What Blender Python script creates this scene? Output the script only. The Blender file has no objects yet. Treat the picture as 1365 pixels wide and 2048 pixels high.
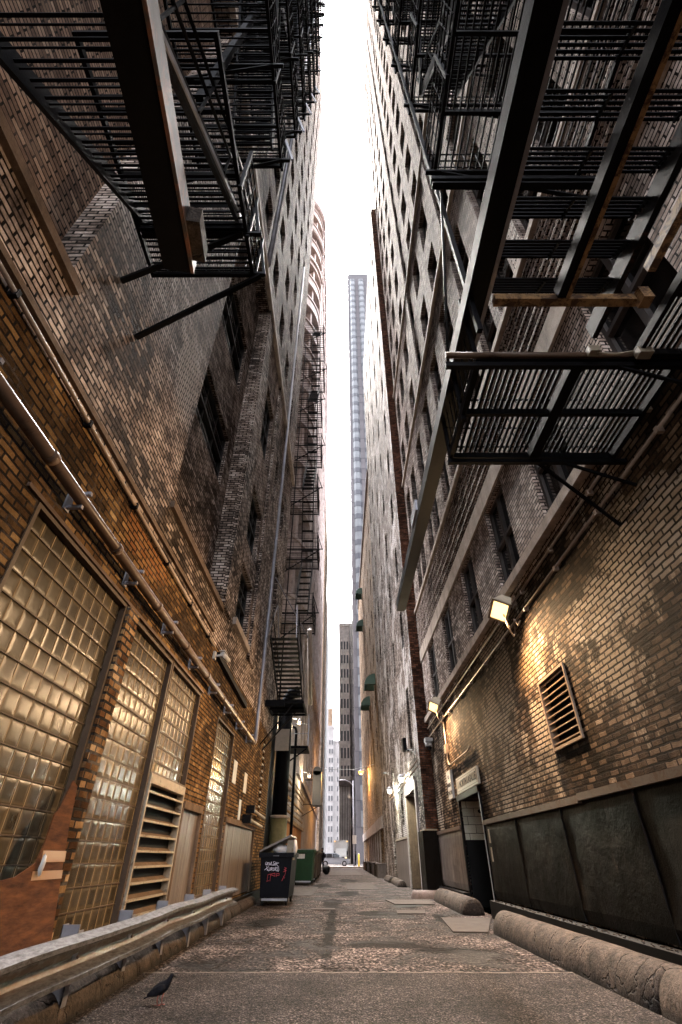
import bpy, math, random
from mathutils import Vector, Matrix
random.seed(7)
R = math.radians
SC = bpy.context.scene
COL = SC.collection
# ---------------------------------------------------------------- camera, world, sun, exposure
cam_d = bpy.data.cameras.new('camera'); cam = bpy.data.objects.new('camera', cam_d); COL.objects.link(cam)
cam_d.sensor_fit = 'VERTICAL'; cam_d.sensor_height = 24.0; cam_d.lens = 24.0*938/2048
cam_d.clip_start = 0.05; cam_d.clip_end = 2000
cam.location = (0, 0, 1.05); cam.rotation_euler = (R(90+36.4), R(0.0), R(0.0))
SC.camera = cam
SUN_EL, SUN_AZ = 60, 350      # azimuth clockwise from +Y: ahead along the alley, a little to the left
w = bpy.data.worlds.new('World'); SC.world = w; w.use_nodes = True
wn = w.node_tree.nodes; wl = w.node_tree.links
sky = wn.new('ShaderNodeTexSky'); sky.sky_type = 'NISHITA'; sky.sun_disc = False
sky.sun_elevation = R(SUN_EL); sky.sun_rotation = R(SUN_AZ); sky.air_density = 1.0; sky.dust_density = 4.0; sky.ozone_density = 1.0
hs = wn.new('ShaderNodeHueSaturation'); hs.inputs['Saturation'].default_value = .25; wl.new(sky.outputs[0], hs.inputs['Color']); wl.new(hs.outputs[0], wn['Background'].inputs[0]); wn['Background'].inputs[1].default_value = 0.15
sd = bpy.data.lights.new('sun', 'SUN'); sd.energy = 2.0; sd.angle = R(20); sd.color = (1, .93, .86)
sun = bpy.data.objects.new('sun', sd); COL.objects.link(sun)
sdir = Vector((math.sin(R(SUN_AZ))*math.cos(R(SUN_EL)), math.cos(R(SUN_AZ))*math.cos(R(SUN_EL)), math.sin(R(SUN_EL))))
sun.rotation_euler = sdir.to_track_quat('Z', 'Y').to_euler(); sun.location = (0, -20, 120)
SC.view_settings.view_transform = 'Standard'; SC.view_settings.look = 'None'
SC.view_settings.gamma = 1.0; SC.view_settings.use_curve_mapping = False
SC.view_settings.exposure = 4.65
SC.cycles.max_bounces = 8; SC.cycles.diffuse_bounces = 5; SC.cycles.glossy_bounces = 3
SC.cycles.sample_clamp_indirect = 8

# ---------------------------------------------------------------- materials
class NT:
    def __init__(s, name):
        s.m = bpy.data.materials.new(name); s.m.use_nodes = True
        s.t = s.m.node_tree; s.n = s.t.nodes; s.b = s.n['Principled BSDF']
    def link(s, a, b): s.t.links.new(a, b)
    def node(s, typ, **kw):
        nd = s.n.new(typ)
        for k, v in kw.items():
            if k.startswith('i_'): nd.inputs[k[2:].replace('_', ' ')].default_value = v
            else: setattr(nd, k, v)
        return nd
    def math(s, op, a, b=None, c=None, clamp=False):
        nd = s.n.new('ShaderNodeMath'); nd.operation = op; nd.use_clamp = clamp
        for i, x in enumerate((a, b, c)):
            if x is None: continue
            if isinstance(x, (int, float)): nd.inputs[i].default_value = x
            else: s.link(x, nd.inputs[i])
        return nd.outputs[0]
    def ramp(s, fac, stops, interp='LINEAR'):
        nd = s.n.new('ShaderNodeValToRGB'); nd.color_ramp.interpolation = interp
        e = nd.color_ramp.elements
        while len(e) < len(stops): e.new(0.5)
        for el, (p, c) in zip(e, stops):
            el.position = p; el.color = (c, c, c, 1) if isinstance(c, (int, float)) else (*c, 1)
        s.link(fac, nd.inputs[0]); return nd.outputs[0]
    def mix(s, fac, a, b, mode='MIX'):
        nd = s.n.new('ShaderNodeMix'); nd.data_type = 'RGBA'; nd.blend_type = mode
        for sock, x in ((nd.inputs[0], fac), (nd.inputs[6], a), (nd.inputs[7], b)):
            if isinstance(x, (int, float)): sock.default_value = x
            elif isinstance(x, tuple): sock.default_value = (*x, 1)
            else: s.link(x, sock)
        return nd.outputs[2]
    def noise(s, vec, scale, detail=4, rough=.6, dist=0):
        nd = s.node('ShaderNodeTexNoise', i_Scale=scale, i_Detail=detail, i_Roughness=rough, i_Distortion=dist)
        if vec is not None: s.link(vec, nd.inputs['Vector'])
        return nd.outputs['Fac']
    def coord(s, which='Object'): return s.node('ShaderNodeTexCoord').outputs[which]
    def geo(s): return s.node('ShaderNodeNewGeometry').outputs['Position']
    def mapping(s, vec, scale=(1, 1, 1), loc=(0, 0, 0)):
        nd = s.n.new('ShaderNodeMapping'); nd.inputs['Scale'].default_value = scale; nd.inputs['Location'].default_value = loc
        s.link(vec, nd.inputs['Vector']); return nd.outputs[0]
    def bump(s, h, strength=.5, dist=.01):
        nd = s.node('ShaderNodeBump', i_Strength=strength, i_Distance=dist); s.link(h, nd.inputs['Height'])
        s.link(nd.outputs[0], s.b.inputs['Normal'])
    def set(s, col=None, rough=None, metal=None, spec=None):
        for k, v in (('Base Color', col), ('Roughness', rough), ('Metallic', metal), ('Specular IOR Level', spec)):
            if v is None: continue
            if isinstance(v, tuple): s.b.inputs[k].default_value = (*v, 1)
            elif isinstance(v, (int, float)): s.b.inputs[k].default_value = v
            else: s.link(v, s.b.inputs[k])

def brick(name, stops, mortar=(.02, .017, .015), bw=.22, bh=.075, ms=.011, wob=.018, dirt=.75, dscale=.45, rough=.72, bstr=1.0, bdist=.018, light=None, seed=0.0, dirtcol=(.010, .008, .007), clump=.5, spots=(), gam=1.15, gain=1.12):
    m = NT(name); uv = m.coord('UV')
    pos = m.geo()
    # slightly uneven courses
    nz = m.node('ShaderNodeTexNoise', i_Scale=7.0, i_Detail=2.0); m.link(uv, nz.inputs['Vector'])
    sub = m.node('ShaderNodeVectorMath', operation='SUBTRACT'); m.link(nz.outputs['Color'], sub.inputs[0]); sub.inputs[1].default_value = (.5, .5, .5)
    sc = m.node('ShaderNodeVectorMath', operation='SCALE'); m.link(sub.outputs[0], sc.inputs[0]); sc.inputs['Scale'].default_value = wob
    ad = m.node('ShaderNodeVectorMath', operation='ADD'); m.link(uv, ad.inputs[0]); m.link(sc.outputs[0], ad.inputs[1]); uvd = ad.outputs[0]
    bt = m.node('ShaderNodeTexBrick', offset=.5, offset_frequency=2, squash=1.0)
    for k, v in (('Scale', 1.0), ('Mortar Size', ms), ('Mortar Smooth', .25), ('Brick Width', bw), ('Row Height', bh)): bt.inputs[k].default_value = v
    m.link(uvd, bt.inputs['Vector'])
    sx = m.node('ShaderNodeSeparateXYZ'); m.link(uvd, sx.inputs[0])
    row = m.math('FLOOR', m.math('DIVIDE', sx.outputs[1], bh))
    par = m.math('FLOORED_MODULO', row, 2.0)
    off = m.math('MULTIPLY', m.math('SUBTRACT', 1.0, par), .5)
    colm = m.math('FLOOR', m.math('ADD', m.math('DIVIDE', sx.outputs[0], bw), off))
    cx = m.node('ShaderNodeCombineXYZ'); m.link(colm, cx.inputs[0]); m.link(row, cx.inputs[1]); cx.inputs[2].default_value = seed
    wnz = m.node('ShaderNodeTexWhiteNoise', noise_dimensions='3D'); m.link(cx.outputs[0], wnz.inputs['Vector'])
    big = m.noise(pos, dscale, 7, .65, .4)
    mid = m.noise(pos, 2.3, 5, .7)
    v = m.math('ADD', m.math('MULTIPLY', wnz.outputs['Value'], 1-clump), m.math('MULTIPLY', m.ramp(mid, [(.3, 0.0), (.7, 1.0)]), clump))
    c = m.ramp(v, stops)
    fine = m.noise(uv, 60, 4, .7)
    c = m.mix(.55, c, m.ramp(fine, [(.25, .35), (.75, 1.35)]), 'MULTIPLY')
    streak = m.noise(m.mapping(pos, (1.6, 1.6, .16)), 1.6, 6, .7)
    d = m.math('MULTIPLY', m.ramp(big, [(.40, 0.0), (.60, 1.0)]), dirt, clamp=True)
    d2 = m.math('MULTIPLY', m.ramp(streak, [(.50, 0.0), (.66, 1.0)]), dirt*.75, clamp=True)
    dd = m.math('MAXIMUM', d, d2)
    dd = m.math('MULTIPLY', dd, m.ramp(wnz.outputs['Value'], [(0, 1.0), (.55, .85), (.8, .45), (1, .1)]), clamp=True)
    c = m.mix(dd, c, dirtcol)
    if light:
        l = m.math('MULTIPLY', m.ramp(m.noise(m.mapping(pos, (1, 1, .7), (7, 3, 1)), .7, 8, .75), [(.52, 0.0), (.56, 1.0)]), .7)
        c = m.mix(l, c, light)
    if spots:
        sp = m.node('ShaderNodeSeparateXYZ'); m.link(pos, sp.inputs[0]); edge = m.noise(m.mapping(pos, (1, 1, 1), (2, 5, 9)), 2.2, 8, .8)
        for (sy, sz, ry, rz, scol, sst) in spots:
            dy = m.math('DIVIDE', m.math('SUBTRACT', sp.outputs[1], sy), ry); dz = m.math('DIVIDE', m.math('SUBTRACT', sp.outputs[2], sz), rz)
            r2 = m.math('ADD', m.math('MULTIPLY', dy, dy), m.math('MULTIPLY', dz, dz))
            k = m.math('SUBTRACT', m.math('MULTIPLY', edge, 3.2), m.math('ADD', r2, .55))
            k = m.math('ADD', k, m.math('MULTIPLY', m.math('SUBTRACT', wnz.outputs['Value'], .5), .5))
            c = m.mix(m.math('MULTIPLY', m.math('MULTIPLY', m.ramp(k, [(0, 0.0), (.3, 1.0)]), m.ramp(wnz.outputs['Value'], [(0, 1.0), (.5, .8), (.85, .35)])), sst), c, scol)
    gm = m.node('ShaderNodeGamma', i_Gamma=gam); m.link(c, gm.inputs[0]); c = m.mix(1.0, gm.outputs[0], (gain,)*3, 'MULTIPLY')
    c = m.mix(bt.outputs['Fac'], c, m.mix(m.ramp(mid, [(.5, 0.0), (.62, 1.0)]), mortar, tuple(q*5 for q in mortar)))
    m.set(col=c, rough=m.math('ADD', rough+.05, m.math('MULTIPLY', mid, .2)), spec=.03)
    h = m.math('SUBTRACT', 1.0, bt.outputs['Fac'])
    h = m.math('ADD', h, m.math('MULTIPLY', wnz.outputs['Value'], .55))
    h = m.math('ADD', h, m.math('MULTIPLY', fine, .55))
    h = m.math('ADD', h, m.math('MULTIPLY', mid, .5))
    m.bump(h, bstr, bdist)
    return m.m

def cracked(name, col):
    m = NT(name); p = m.geo(); n = m.noise(p, 4, 8, .75); f = m.noise(p, 34, 3, .7)
    vo = m.node('ShaderNodeTexVoronoi', feature='DISTANCE_TO_EDGE', i_Scale=1.9); wn_ = m.node('ShaderNodeTexNoise', i_Scale=5.0, i_Detail=4.0); m.link(p, wn_.inputs['Vector'])
    av = m.node('ShaderNodeVectorMath', operation='MULTIPLY_ADD'); m.link(wn_.outputs['Color'], av.inputs[0]); av.inputs[1].default_value = (.3, .3, .3); m.link(p, av.inputs[2]); m.link(av.outputs[0], vo.inputs['Vector'])
    cr = m.math('MULTIPLY', m.ramp(vo.outputs['Distance'], [(0, 1.0), (.022, 0.0)]), m.ramp(m.noise(p, 1.3, 3), [(.42, 0.0), (.5, 1.0)]))
    c = m.mix(1.0, col, m.ramp(n, [(.32, .25), (.5, .9), (.7, 1.7)]), 'MULTIPLY'); c = m.mix(.7, c, m.ramp(f, [(.35, .35), (.65, 1.6)]), 'MULTIPLY')
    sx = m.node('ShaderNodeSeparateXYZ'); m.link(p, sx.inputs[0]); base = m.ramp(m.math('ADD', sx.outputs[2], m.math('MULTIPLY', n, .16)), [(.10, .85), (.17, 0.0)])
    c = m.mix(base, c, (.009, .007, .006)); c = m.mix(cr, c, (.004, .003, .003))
    m.set(col=c, rough=.8, spec=.08); m.bump(m.math('SUBTRACT', m.math('ADD', m.math('MULTIPLY', n, 1.2), m.math('MULTIPLY', f, .5)), cr), .8, .02); return m.m
def metal(name, col, rough=.45, met=0.0, rust=None, rustamt=.5, scale=6, bump=.3, spec=.12, dirt=.5):
    m = NT(name); p = m.coord('Object')
    n = m.noise(p, scale, 6, .7)
    c = m.mix(dirt, col, m.ramp(n, [(.3, .35), (.7, 1.3)]), 'MULTIPLY')
    if rust:
        r = m.ramp(m.noise(p, scale*.6, 8, .75, .6), [(rustamt, 0.0), (rustamt+.1, 1.0)])
        c = m.mix(r, c, rust)
    m.set(col=c, rough=m.math('ADD', rough-.12, m.math('MULTIPLY', n, .3)), metal=met, spec=spec)
    m.bump(m.noise(p, scale*7, 5, .7), bump, .004); return m.m

def stone(name, col, var=.5, rough=.8, scale=3, bump=.5, streaks=.5, bd=.01, dark=(.02, .018, .016)):
    m = NT(name); p = m.geo()
    n = m.noise(p, scale, 8, .7); f = m.noise(p, scale*14, 4, .7)
    c = m.mix(var, col, m.ramp(n, [(.3, .3), (.7, 1.5)]), 'MULTIPLY')
    c = m.mix(var*.8, c, m.ramp(f, [(.3, .5), (.7, 1.4)]), 'MULTIPLY')
    s = m.ramp(m.noise(m.mapping(p, (1.5, 1.5, .15)), 2.2, 6, .7), [(.5, 0.0), (.7, 1.0)])
    c = m.mix(m.math('MULTIPLY', s, streaks), c, dark)
    m.set(col=c, rough=rough, spec=.04); m.bump(m.math('ADD', m.math('MULTIPLY', n, 1.5), f), bump, bd); return m.m

def emis(name, col, st):
    m = NT(name); m.b.inputs['Emission Color'].default_value = (*col, 1); m.b.inputs['Emission Strength'].default_value = st
    m.set(col=col); return m.m

def flat(name, col, rough=.6, metal_=0, spec=.12):
    m = NT(name); p = m.coord('Object'); n = m.noise(p, 9, 5, .7)
    m.set(col=m.mix(.5, col, m.ramp(n, [(.3, .6), (.7, 1.2)]), 'MULTIPLY'), rough=rough, metal=metal_, spec=spec); return m.m

M = {}
M['tan'] = brick('lamp_warmed_tan_brick', [(0, (.035, .018, .009)), (.25, (.13, .07, .03)), (.6, (.215, .128, .056)), (.85, (.31, .20, .095)), (1, (.42, .30, .16))], dirt=.7, dscale=.7, seed=1, clump=.55, spots=[(3.2, 4.2, 1.2, .35, (.02, .014, .01), .8), (8, 4.3, 2.2, .3, (.02, .014, .01), .7), (11.5, 3.9, 1.5, .5, (.03, .018, .012), .6), (5.6, 4.5, .9, .3, (.30, .13, .05), .5)], mortar=(.012, .009, .007), ms=.013)  # tan brick, with warm lamp light on the lower wall worked into the colour
M['pier'] = brick('pier_brick', [(0, (.04, .018, .01)), (.4, (.16, .08, .035)), (.7, (.36, .23, .12)), (1, (.62, .5, .36))], dirt=.5, seed=9, bw=.2, bh=.085, ms=.016, bstr=1.0, bdist=.035)
M['brownL'] = brick('brown_brick', [(0, (.05, .035, .028)), (.25, (.19, .14, .115)), (.5, (.40, .315, .27)), (.8, (.64, .54, .48)), (1, (.80, .71, .66))], dirt=.8, dscale=.5, ms=.014, mortar=(.008, .006, .005), spots=[(3.4, 6.3, 1.2, .8, (.016, .013, .011), .85), (6.5, 5.3, 3.0, .35, (.016, .013, .011), .75), (7.2, 7.0, 1.4, .9, (.02, .016, .013), .6), (5.3, 7.9, .6, 1.0, (.65, .54, .46), .7), (9.0, 7.6, 1.2, .8, (.015, .012, .01), .6)], seed=2, clump=.68)
M['smoothL'] = brick('smooth_brick', [(0, (.10, .062, .045)), (.5, (.25, .165, .12)), (1, (.42, .30, .22))], dirt=.6, mortar=(.012, .009, .007), seed=3, bstr=.7)
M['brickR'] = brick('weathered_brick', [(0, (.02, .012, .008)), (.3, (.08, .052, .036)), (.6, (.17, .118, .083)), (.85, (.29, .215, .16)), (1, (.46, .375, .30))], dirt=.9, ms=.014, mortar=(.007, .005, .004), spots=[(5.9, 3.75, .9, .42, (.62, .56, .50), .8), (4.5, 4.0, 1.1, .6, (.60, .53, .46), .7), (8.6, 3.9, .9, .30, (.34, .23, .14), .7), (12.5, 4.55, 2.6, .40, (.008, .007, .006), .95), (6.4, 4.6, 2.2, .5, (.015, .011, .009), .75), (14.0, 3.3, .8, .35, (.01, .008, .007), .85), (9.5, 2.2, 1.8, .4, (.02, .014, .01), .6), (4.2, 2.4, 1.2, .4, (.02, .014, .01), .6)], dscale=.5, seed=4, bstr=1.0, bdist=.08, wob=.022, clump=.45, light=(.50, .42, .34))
M['brickRu'] = brick('pale_brick', [(0, (.05, .034, .027)), (.3, (.31, .235, .20)), (.65, (.55, .455, .405)), (1, (.82, .74, .69))], dirt=.7, ms=.013, mortar=(.012, .009, .008), dscale=.5, seed=5, clump=.65)
M['redbrick'] = brick('red_brick', [(0, (.04, .02, .014)), (.4, (.15, .07, .045)), (.8, (.28, .13, .08)), (1, (.45, .26, .17))], dirt=.7, seed=6, bdist=.05, bw=.2)
M['lumpy'] = brick('lumpy_painted_brick', [(0, (.05, .035, .028)), (.5, (.23, .18, .155)), (1, (.50, .43, .40))], dirt=.85, dscale=.4, seed=7, bdist=.06, light=(.58, .53, .51), mortar=(.03, .025, .022))
M['farbrick'] = brick('ochre_brick', [(0, (.12, .08, .055)), (.5, (.34, .24, .17)), (1, (.52, .40, .30))], dirt=.5, seed=8)
M['whiteglaze'] = brick('white_glazed_brick', [(0, (.45, .42, .34)), (1, (.62, .58, .48))], dirt=.25, bw=.4, bh=.2, ms=.008, bstr=.3, rough=.3, seed=11)
M['limestone'] = stone('limestone', (.36, .29, .24), streaks=.45)
M['palestone'] = stone('pale_stone', (.32, .27, .25), var=.6, scale=1.2, streaks=.35)
M['roundstone'] = stone('terracotta_stone', (.38, .32, .305), var=.6, scale=1.5, streaks=.4)
M['whitestone'] = stone('white_stone', (.26, .25, .25), var=.25, scale=.6, streaks=.12)
M['towerstone'] = stone('tower_granite', (.075, .068, .072), var=.25, scale=.5, streaks=.1)
M['darkstone'] = stone('dark_stone', (.13, .105, .10), var=.6, scale=1.5, streaks=.5)
M['concrete'] = stone('concrete', (.055, .038, .030), var=1.0, scale=7, bump=1.0, streaks=.6, bd=.02)
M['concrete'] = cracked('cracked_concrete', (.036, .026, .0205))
M['conc_pale'] = stone('pale_concrete', (.30, .26, .235), var=.7, scale=3, streaks=.1)
M['stucco'] = stone('brown_render', (.12, .082, .058), var=.5, scale=2.5, streaks=.45)
M['orangewall'] = stone('orange_painted_wall', (.34, .13, .05), var=.6, scale=2.5, streaks=.5)
M['black'] = metal('black_painted_iron', (.0035, .0032, .004), rough=.55, bump=.4, spec=.05)
M['blackrust'] = metal('black_iron_with_rust', (.006, .005, .005), rough=.55, spec=.06, rust=(.045, .02, .012), rustamt=.56, scale=9)
M['rustbeam'] = metal('rusty_iron', (.035, .024, .020), rough=.5, met=.1, rust=(.13, .045, .022), rustamt=.5, scale=4, spec=.6)
M['rustglowiron'] = metal('rust_and_lamp_glow_iron', (.30, .17, .075), rough=.6, rust=(.06, .03, .016), rustamt=.46, scale=14, spec=.2)  # rust colour lightened to orange to carry lamplight on the fire escape
M['steel'] = metal('galvanised_steel', (.24, .23, .25), rough=.35, met=.55, scale=4, rust=(.12, .08, .06), rustamt=.62)
M['rail'] = metal('guardrail_steel', (.40, .36, .33), rough=.30, met=.75, rust=(.10, .045, .016), rustamt=.47, scale=4.5, dirt=.9, bump=.6)
M['pipe'] = metal('painted_pipe', (.085, .052, .035), rough=.36, rust=(.025, .013, .008), rustamt=.55, scale=3)
M['conduit'] = metal('conduit_paint', (.25, .185, .14), rough=.45, scale=4)
M['tanmetal'] = metal('tan_painted_metal', (.25, .205, .15), rough=.5, rust=(.08, .045, .02), rustamt=.54, scale=7, spec=.3)
m = NT('guardrail_steel'); p = m.geo(); sx = m.node('ShaderNodeSeparateXYZ'); m.link(p, sx.inputs[0])
n = m.noise(m.mapping(p, (3, 1, 3)), 9, 6, .75); n2 = m.noise(m.mapping(p, (1, .5, 1)), 3.5, 7, .75)
zz = m.math('ADD', sx.outputs[2], m.math('MULTIPLY', m.math('SUBTRACT', n2, .5), .10))
vl = m.ramp(zz, [(.33, 0.0), (.365, 1.0), (.43, 1.0), (.45, 0.0)])
c = m.mix(m.ramp(n, [(.40, 0.0), (.65, 1.0)]), (.17, .165, .17), (.03, .027, .027))
c = m.mix(m.math('MULTIPLY', vl, m.ramp(n, [(.3, .6), (.55, 1.0)])), c, (.06, .025, .008))
c = m.mix(m.ramp(n2, [(.60, 0.0), (.66, .9)]), c, (.025, .014, .008))
m.set(col=c, rough=m.math('ADD', .34, m.math('MULTIPLY', n, .3)), metal=m.math('SUBTRACT', .85, m.math('MULTIPLY', vl, .7)), spec=.4); m.bump(n, .3, .004); M['rail'] = m.m
M['panel'] = NT('black_sheet_metal')
m = M['panel']; p = m.geo(); n1 = m.noise(p, 1.1, 6, .65, .3); n2 = m.noise(m.mapping(p, (1.2, 1.2, .3)), 4, 7, .75)
c = m.ramp(n2, [(.3, (.0012, .0008, .0006)), (.58, (.0035, .0025, .0019)), (.8, (.045, .032, .024))])
m.set(col=c, rough=m.ramp(n1, [(.3, .42), (.7, .65)]), spec=.04); m.bump(m.math('ADD', m.math('MULTIPLY', n1, 6.0), m.noise(p, 45, 4, .7)), .55, .012); M['panel'] = m.m
m = NT('brown_sheet_metal'); p = m.geo(); n2 = m.noise(m.mapping(p, (2.4, 2.4, .22)), 4, 7, .75)
c = m.ramp(n2, [(.25, (.025, .02, .018)), (.5, (.10, .078, .066)), (.75, (.24, .195, .165))])
m.set(col=c, rough=.42, spec=.3); m.bump(m.noise(p, 1.5, 5, .6), .5, .05); M['panel2'] = m.m
M['dump'] = metal('dumpster_black', (.003, .0032, .0055), rough=.5, spec=.08, bump=.2, scale=3)
M['dumpgreen'] = metal('dumpster_green', (.010, .030, .012), rough=.45, rust=(.07, .035, .02), rustamt=.62, scale=4)
M['dumpbrown'] = metal('dumpster_brown', (.04, .026, .018), rough=.5, rust=(.02, .012, .01), rustamt=.55, scale=4)
M['greylid'] = flat('grey_plastic', (.20, .175, .16), .5, spec=.25)
M['bag'] = flat('translucent_plastic_bag', (.55, .52, .52), .3)
M['rubber'] = flat('rubber', (.006, .006, .006), .7, spec=.2)
M['white'] = flat('white_paint', (.36, .345, .33), .5, spec=.2)
M['yellow'] = flat('yellow_paint', (.55, .40, .05), .5)
M['bluegrey'] = flat('blue_grey_metal', (.028, .027, .034), .5, spec=.2)
M['awning'] = flat('green_canvas', (.09, .14, .12), .8)
M['frame'] = flat('dark_window_frame', (.010, .008, .007), .5, spec=.2)
M['framemid'] = flat('window_frame_brown', (.05, .042, .04), .5, spec=.2)
M['sign'] = flat('cream_sign', (.33, .27, .21), .5, spec=.2)
M['ink'] = flat('black_lettering', (.012, .01, .01), .6)
M['red'] = flat('red_paint', (.42, .05, .06), .5)
M['chalk'] = flat('white_marker', (.62, .58, .66), .5)
M['cloth'] = flat('dark_cloth', (.004, .004, .006), .9, spec=.05)
M['skin'] = flat('skin', (.25, .14, .09), .6)
M['ledge'] = flat('black_ledge', (.005, .0045, .0045), .6, spec=.1)
M['cream'] = flat('cream_render', (.62, .50, .25), .7)
m = NT('window_glass'); m.set(col=(.003, .003, .004), rough=.08, spec=.5); m.bump(m.noise(m.geo(), 1.7, 2, .5), .25, .01); M['glass'] = m.m
m = NT('tower_glass'); m.set(col=m.ramp(m.noise(m.mapping(m.geo(), (.4, .4, .9)), 1, 3, .6), [(.3, (.066, .066, .072)), (.7, (.09, .092, .098))]), rough=.4, spec=.15); M['towerglass'] = m.m
# glass blocks: ribbed, bowed, murky
def glassblocks(name, c0, c1):
    m = NT(name); uv = m.coord('UV'); BW, BH = .2, .2
    sx = m.node('ShaderNodeSeparateXYZ'); m.link(uv, sx.inputs[0])
    fu = m.math('FRACT', m.math('DIVIDE', sx.outputs[0], BW)); fv = m.math('FRACT', m.math('DIVIDE', sx.outputs[1], BH))
    iu = m.math('FLOOR', m.math('DIVIDE', sx.outputs[0], BW)); iv = m.math('FLOOR', m.math('DIVIDE', sx.outputs[1], BH))
    cb = m.node('ShaderNodeCombineXYZ'); m.link(iu, cb.inputs[0]); m.link(iv, cb.inputs[1])
    wnz = m.node('ShaderNodeTexWhiteNoise', noise_dimensions='3D'); m.link(cb.outputs[0], wnz.inputs['Vector'])
    eu = m.math('MULTIPLY', m.math('ABSOLUTE', m.math('SUBTRACT', fu, .5)), 2.0)
    ev = m.math('MULTIPLY', m.math('ABSOLUTE', m.math('SUBTRACT', fv, .5)), 2.0)
    e = m.math('MAXIMUM', eu, ev)
    joint = m.math('GREATER_THAN', e, .93)
    halo = m.ramp(e, [(.55, 0.0), (.8, 1.0), (.9, .35)])
    n = m.noise(m.geo(), 5, 6, .7, .5)
    c = m.mix(m.math('ADD', m.math('MULTIPLY', n, .5), m.math('MULTIPLY', wnz.outputs['Value'], .55)), c0, c1)
    c = m.mix(m.math('MULTIPLY', halo, .6), c, tuple(min(1, x*1.7) for x in c1))
    dk = m.ramp(m.noise(m.mapping(m.geo(), (1, 1, .7), (3, 1, 8)), 3.2, 5, .7), [(.38, 1.0), (.55, 0.0)])
    c = m.mix(m.math('MULTIPLY', dk, .75), c, (.03, .022, .014))
    c = m.mix(joint, c, (.20, .14, .075))
    m.set(col=c, rough=m.math('ADD', .27, m.math('MULTIPLY', joint, .4)), spec=.15)
    rib = m.math('SINE', m.math('MULTIPLY', fu, 70.0))
    h = m.math('ADD', m.math('MULTIPLY', rib, .06), m.math('MULTIPLY', m.math('POWER', e, 5.0), -2.2))
    h = m.math('ADD', h, m.math('MULTIPLY', joint, 2.6))
    h = m.math('ADD', h, m.math('MULTIPLY', m.noise(m.geo(), 30, 3, .6), .22))
    m.bump(h, .5, .006); return m.m
M['gblock'] = glassblocks('glass_block', (.010, .007, .003), (.072, .054, .032))
M['gblock2'] = glassblocks('pale_glass_block', (.03, .022, .012), (.105, .08, .048))
# asphalt
m = NT('asphalt'); p = m.geo()
f = m.noise(m.mapping(p, (1, .6, 1)), 24, 3, .7); g = m.noise(m.mapping(p, (1, .5, 1)), 5, 7, .85); b = m.noise(p, .9, 7, .65, .5)
vor = m.node('ShaderNodeTexVoronoi', feature='DISTANCE_TO_EDGE', i_Scale=.75)
wob = m.node('ShaderNodeTexNoise', i_Scale=2.2, i_Detail=5.0); m.link(p, wob.inputs['Vector'])
av = m.node('ShaderNodeVectorMath', operation='MULTIPLY_ADD'); m.link(wob.outputs['Color'], av.inputs[0]); av.inputs[1].default_value = (.9, .9, .9); m.link(p, av.inputs[2]); m.link(av.outputs[0], vor.inputs['Vector'])
crack = m.ramp(vor.outputs['Distance'], [(0, 1.0), (.03, 0.0)])
crack = m.math('MULTIPLY', crack, m.ramp(m.noise(p, .5, 3), [(.42, 0.0), (.5, 1.0)]))
v = m.math('ADD', m.math('MULTIPLY', f, .75), m.math('MULTIPLY', g, .35))
c = m.ramp(v, [(.42, (.002, .0015, .0015)), (.49, (.007, .005, .0045)), (.56, (.024, .018, .016)), (.68, (.15, .122, .112))])
c = m.mix(.85, c, m.ramp(b, [(.40, .12), (.5, .75), (.60, 1.6)]), 'MULTIPLY')
c = m.mix(m.math('MULTIPLY', crack, .9), c, (.008, .006, .005))
sp = m.node('ShaderNodeSeparateXYZ'); m.link(p, sp.inputs[0]); ed = m.noise(m.mapping(p, (1, .8, 1), (4, 9, 2)), 1.6, 8, .75)
for x_, y_, rx, ry in ((.75, 9.5, .9, .4), (-1.5, 12.5, .4, 1.0), (.9, 14.5, .7, .7), (-.25, 17.5, .35, 2.2), (1.55, 9.0, .5, .3), (.2, 22, .5, 1.6), (-.9, 28, .5, 2.5), (1.8, 17, .4, 1.6), (.4, 34, .7, 3), (-.2, 12, .12, 5), (2.2, 12.5, .25, 2)):
    r2 = m.math('ADD', m.math('POWER', m.math('DIVIDE', m.math('SUBTRACT', sp.outputs[0], x_), rx), 2.0), m.math('POWER', m.math('DIVIDE', m.math('SUBTRACT', sp.outputs[1], y_), ry), 2.0))
    k_ = m.ramp(m.math('SUBTRACT', m.math('MULTIPLY', ed, 2.4), m.math('ADD', m.math('MULTIPLY', r2, .8), .45)), [(0, 0.0), (.35, .9)])
    c = m.mix(k_, c, (.004, .003, .0028))
m.set(col=c, rough=m.ramp(b, [(.38, .7), (.5, .95)]), spec=.04)
m.bump(m.math('SUBTRACT', m.math('ADD', m.math('MULTIPLY', v, .8), m.math('MULTIPLY', b, 1.5)), m.math('MULTIPLY', crack, 1.2)), .9, .02); M['asphalt'] = m.m
m = NT('cardboard'); p = m.coord('Object'); cr = m.node('ShaderNodeTexWave', i_Scale=45.0, i_Distortion=.4); cr.bands_direction = 'Z'; m.link(p, cr.inputs['Vector'])
c = m.mix(m.ramp(m.noise(m.mapping(p, (1, 1, 6)), 2.5, 6, .7), [(.35, 0.0), (.65, 1.0)]), (.028, .009, .004), (.10, .036, .012)); m.set(col=c, rough=.85, spec=.1); m.bump(m.math('ADD', cr.outputs['Fac'], m.math('MULTIPLY', m.noise(p, 3, 4), 4.0)), .4, .004); M['card'] = m.m
m = NT('brown_tape'); m.set(col=(.20, .10, .04), rough=.4); M['tape'] = m.m
m = NT('tread_plate'); p = m.geo(); ck = m.node('ShaderNodeTexChecker', i_Scale=45.0); m.link(p, ck.inputs['Vector'])
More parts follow.
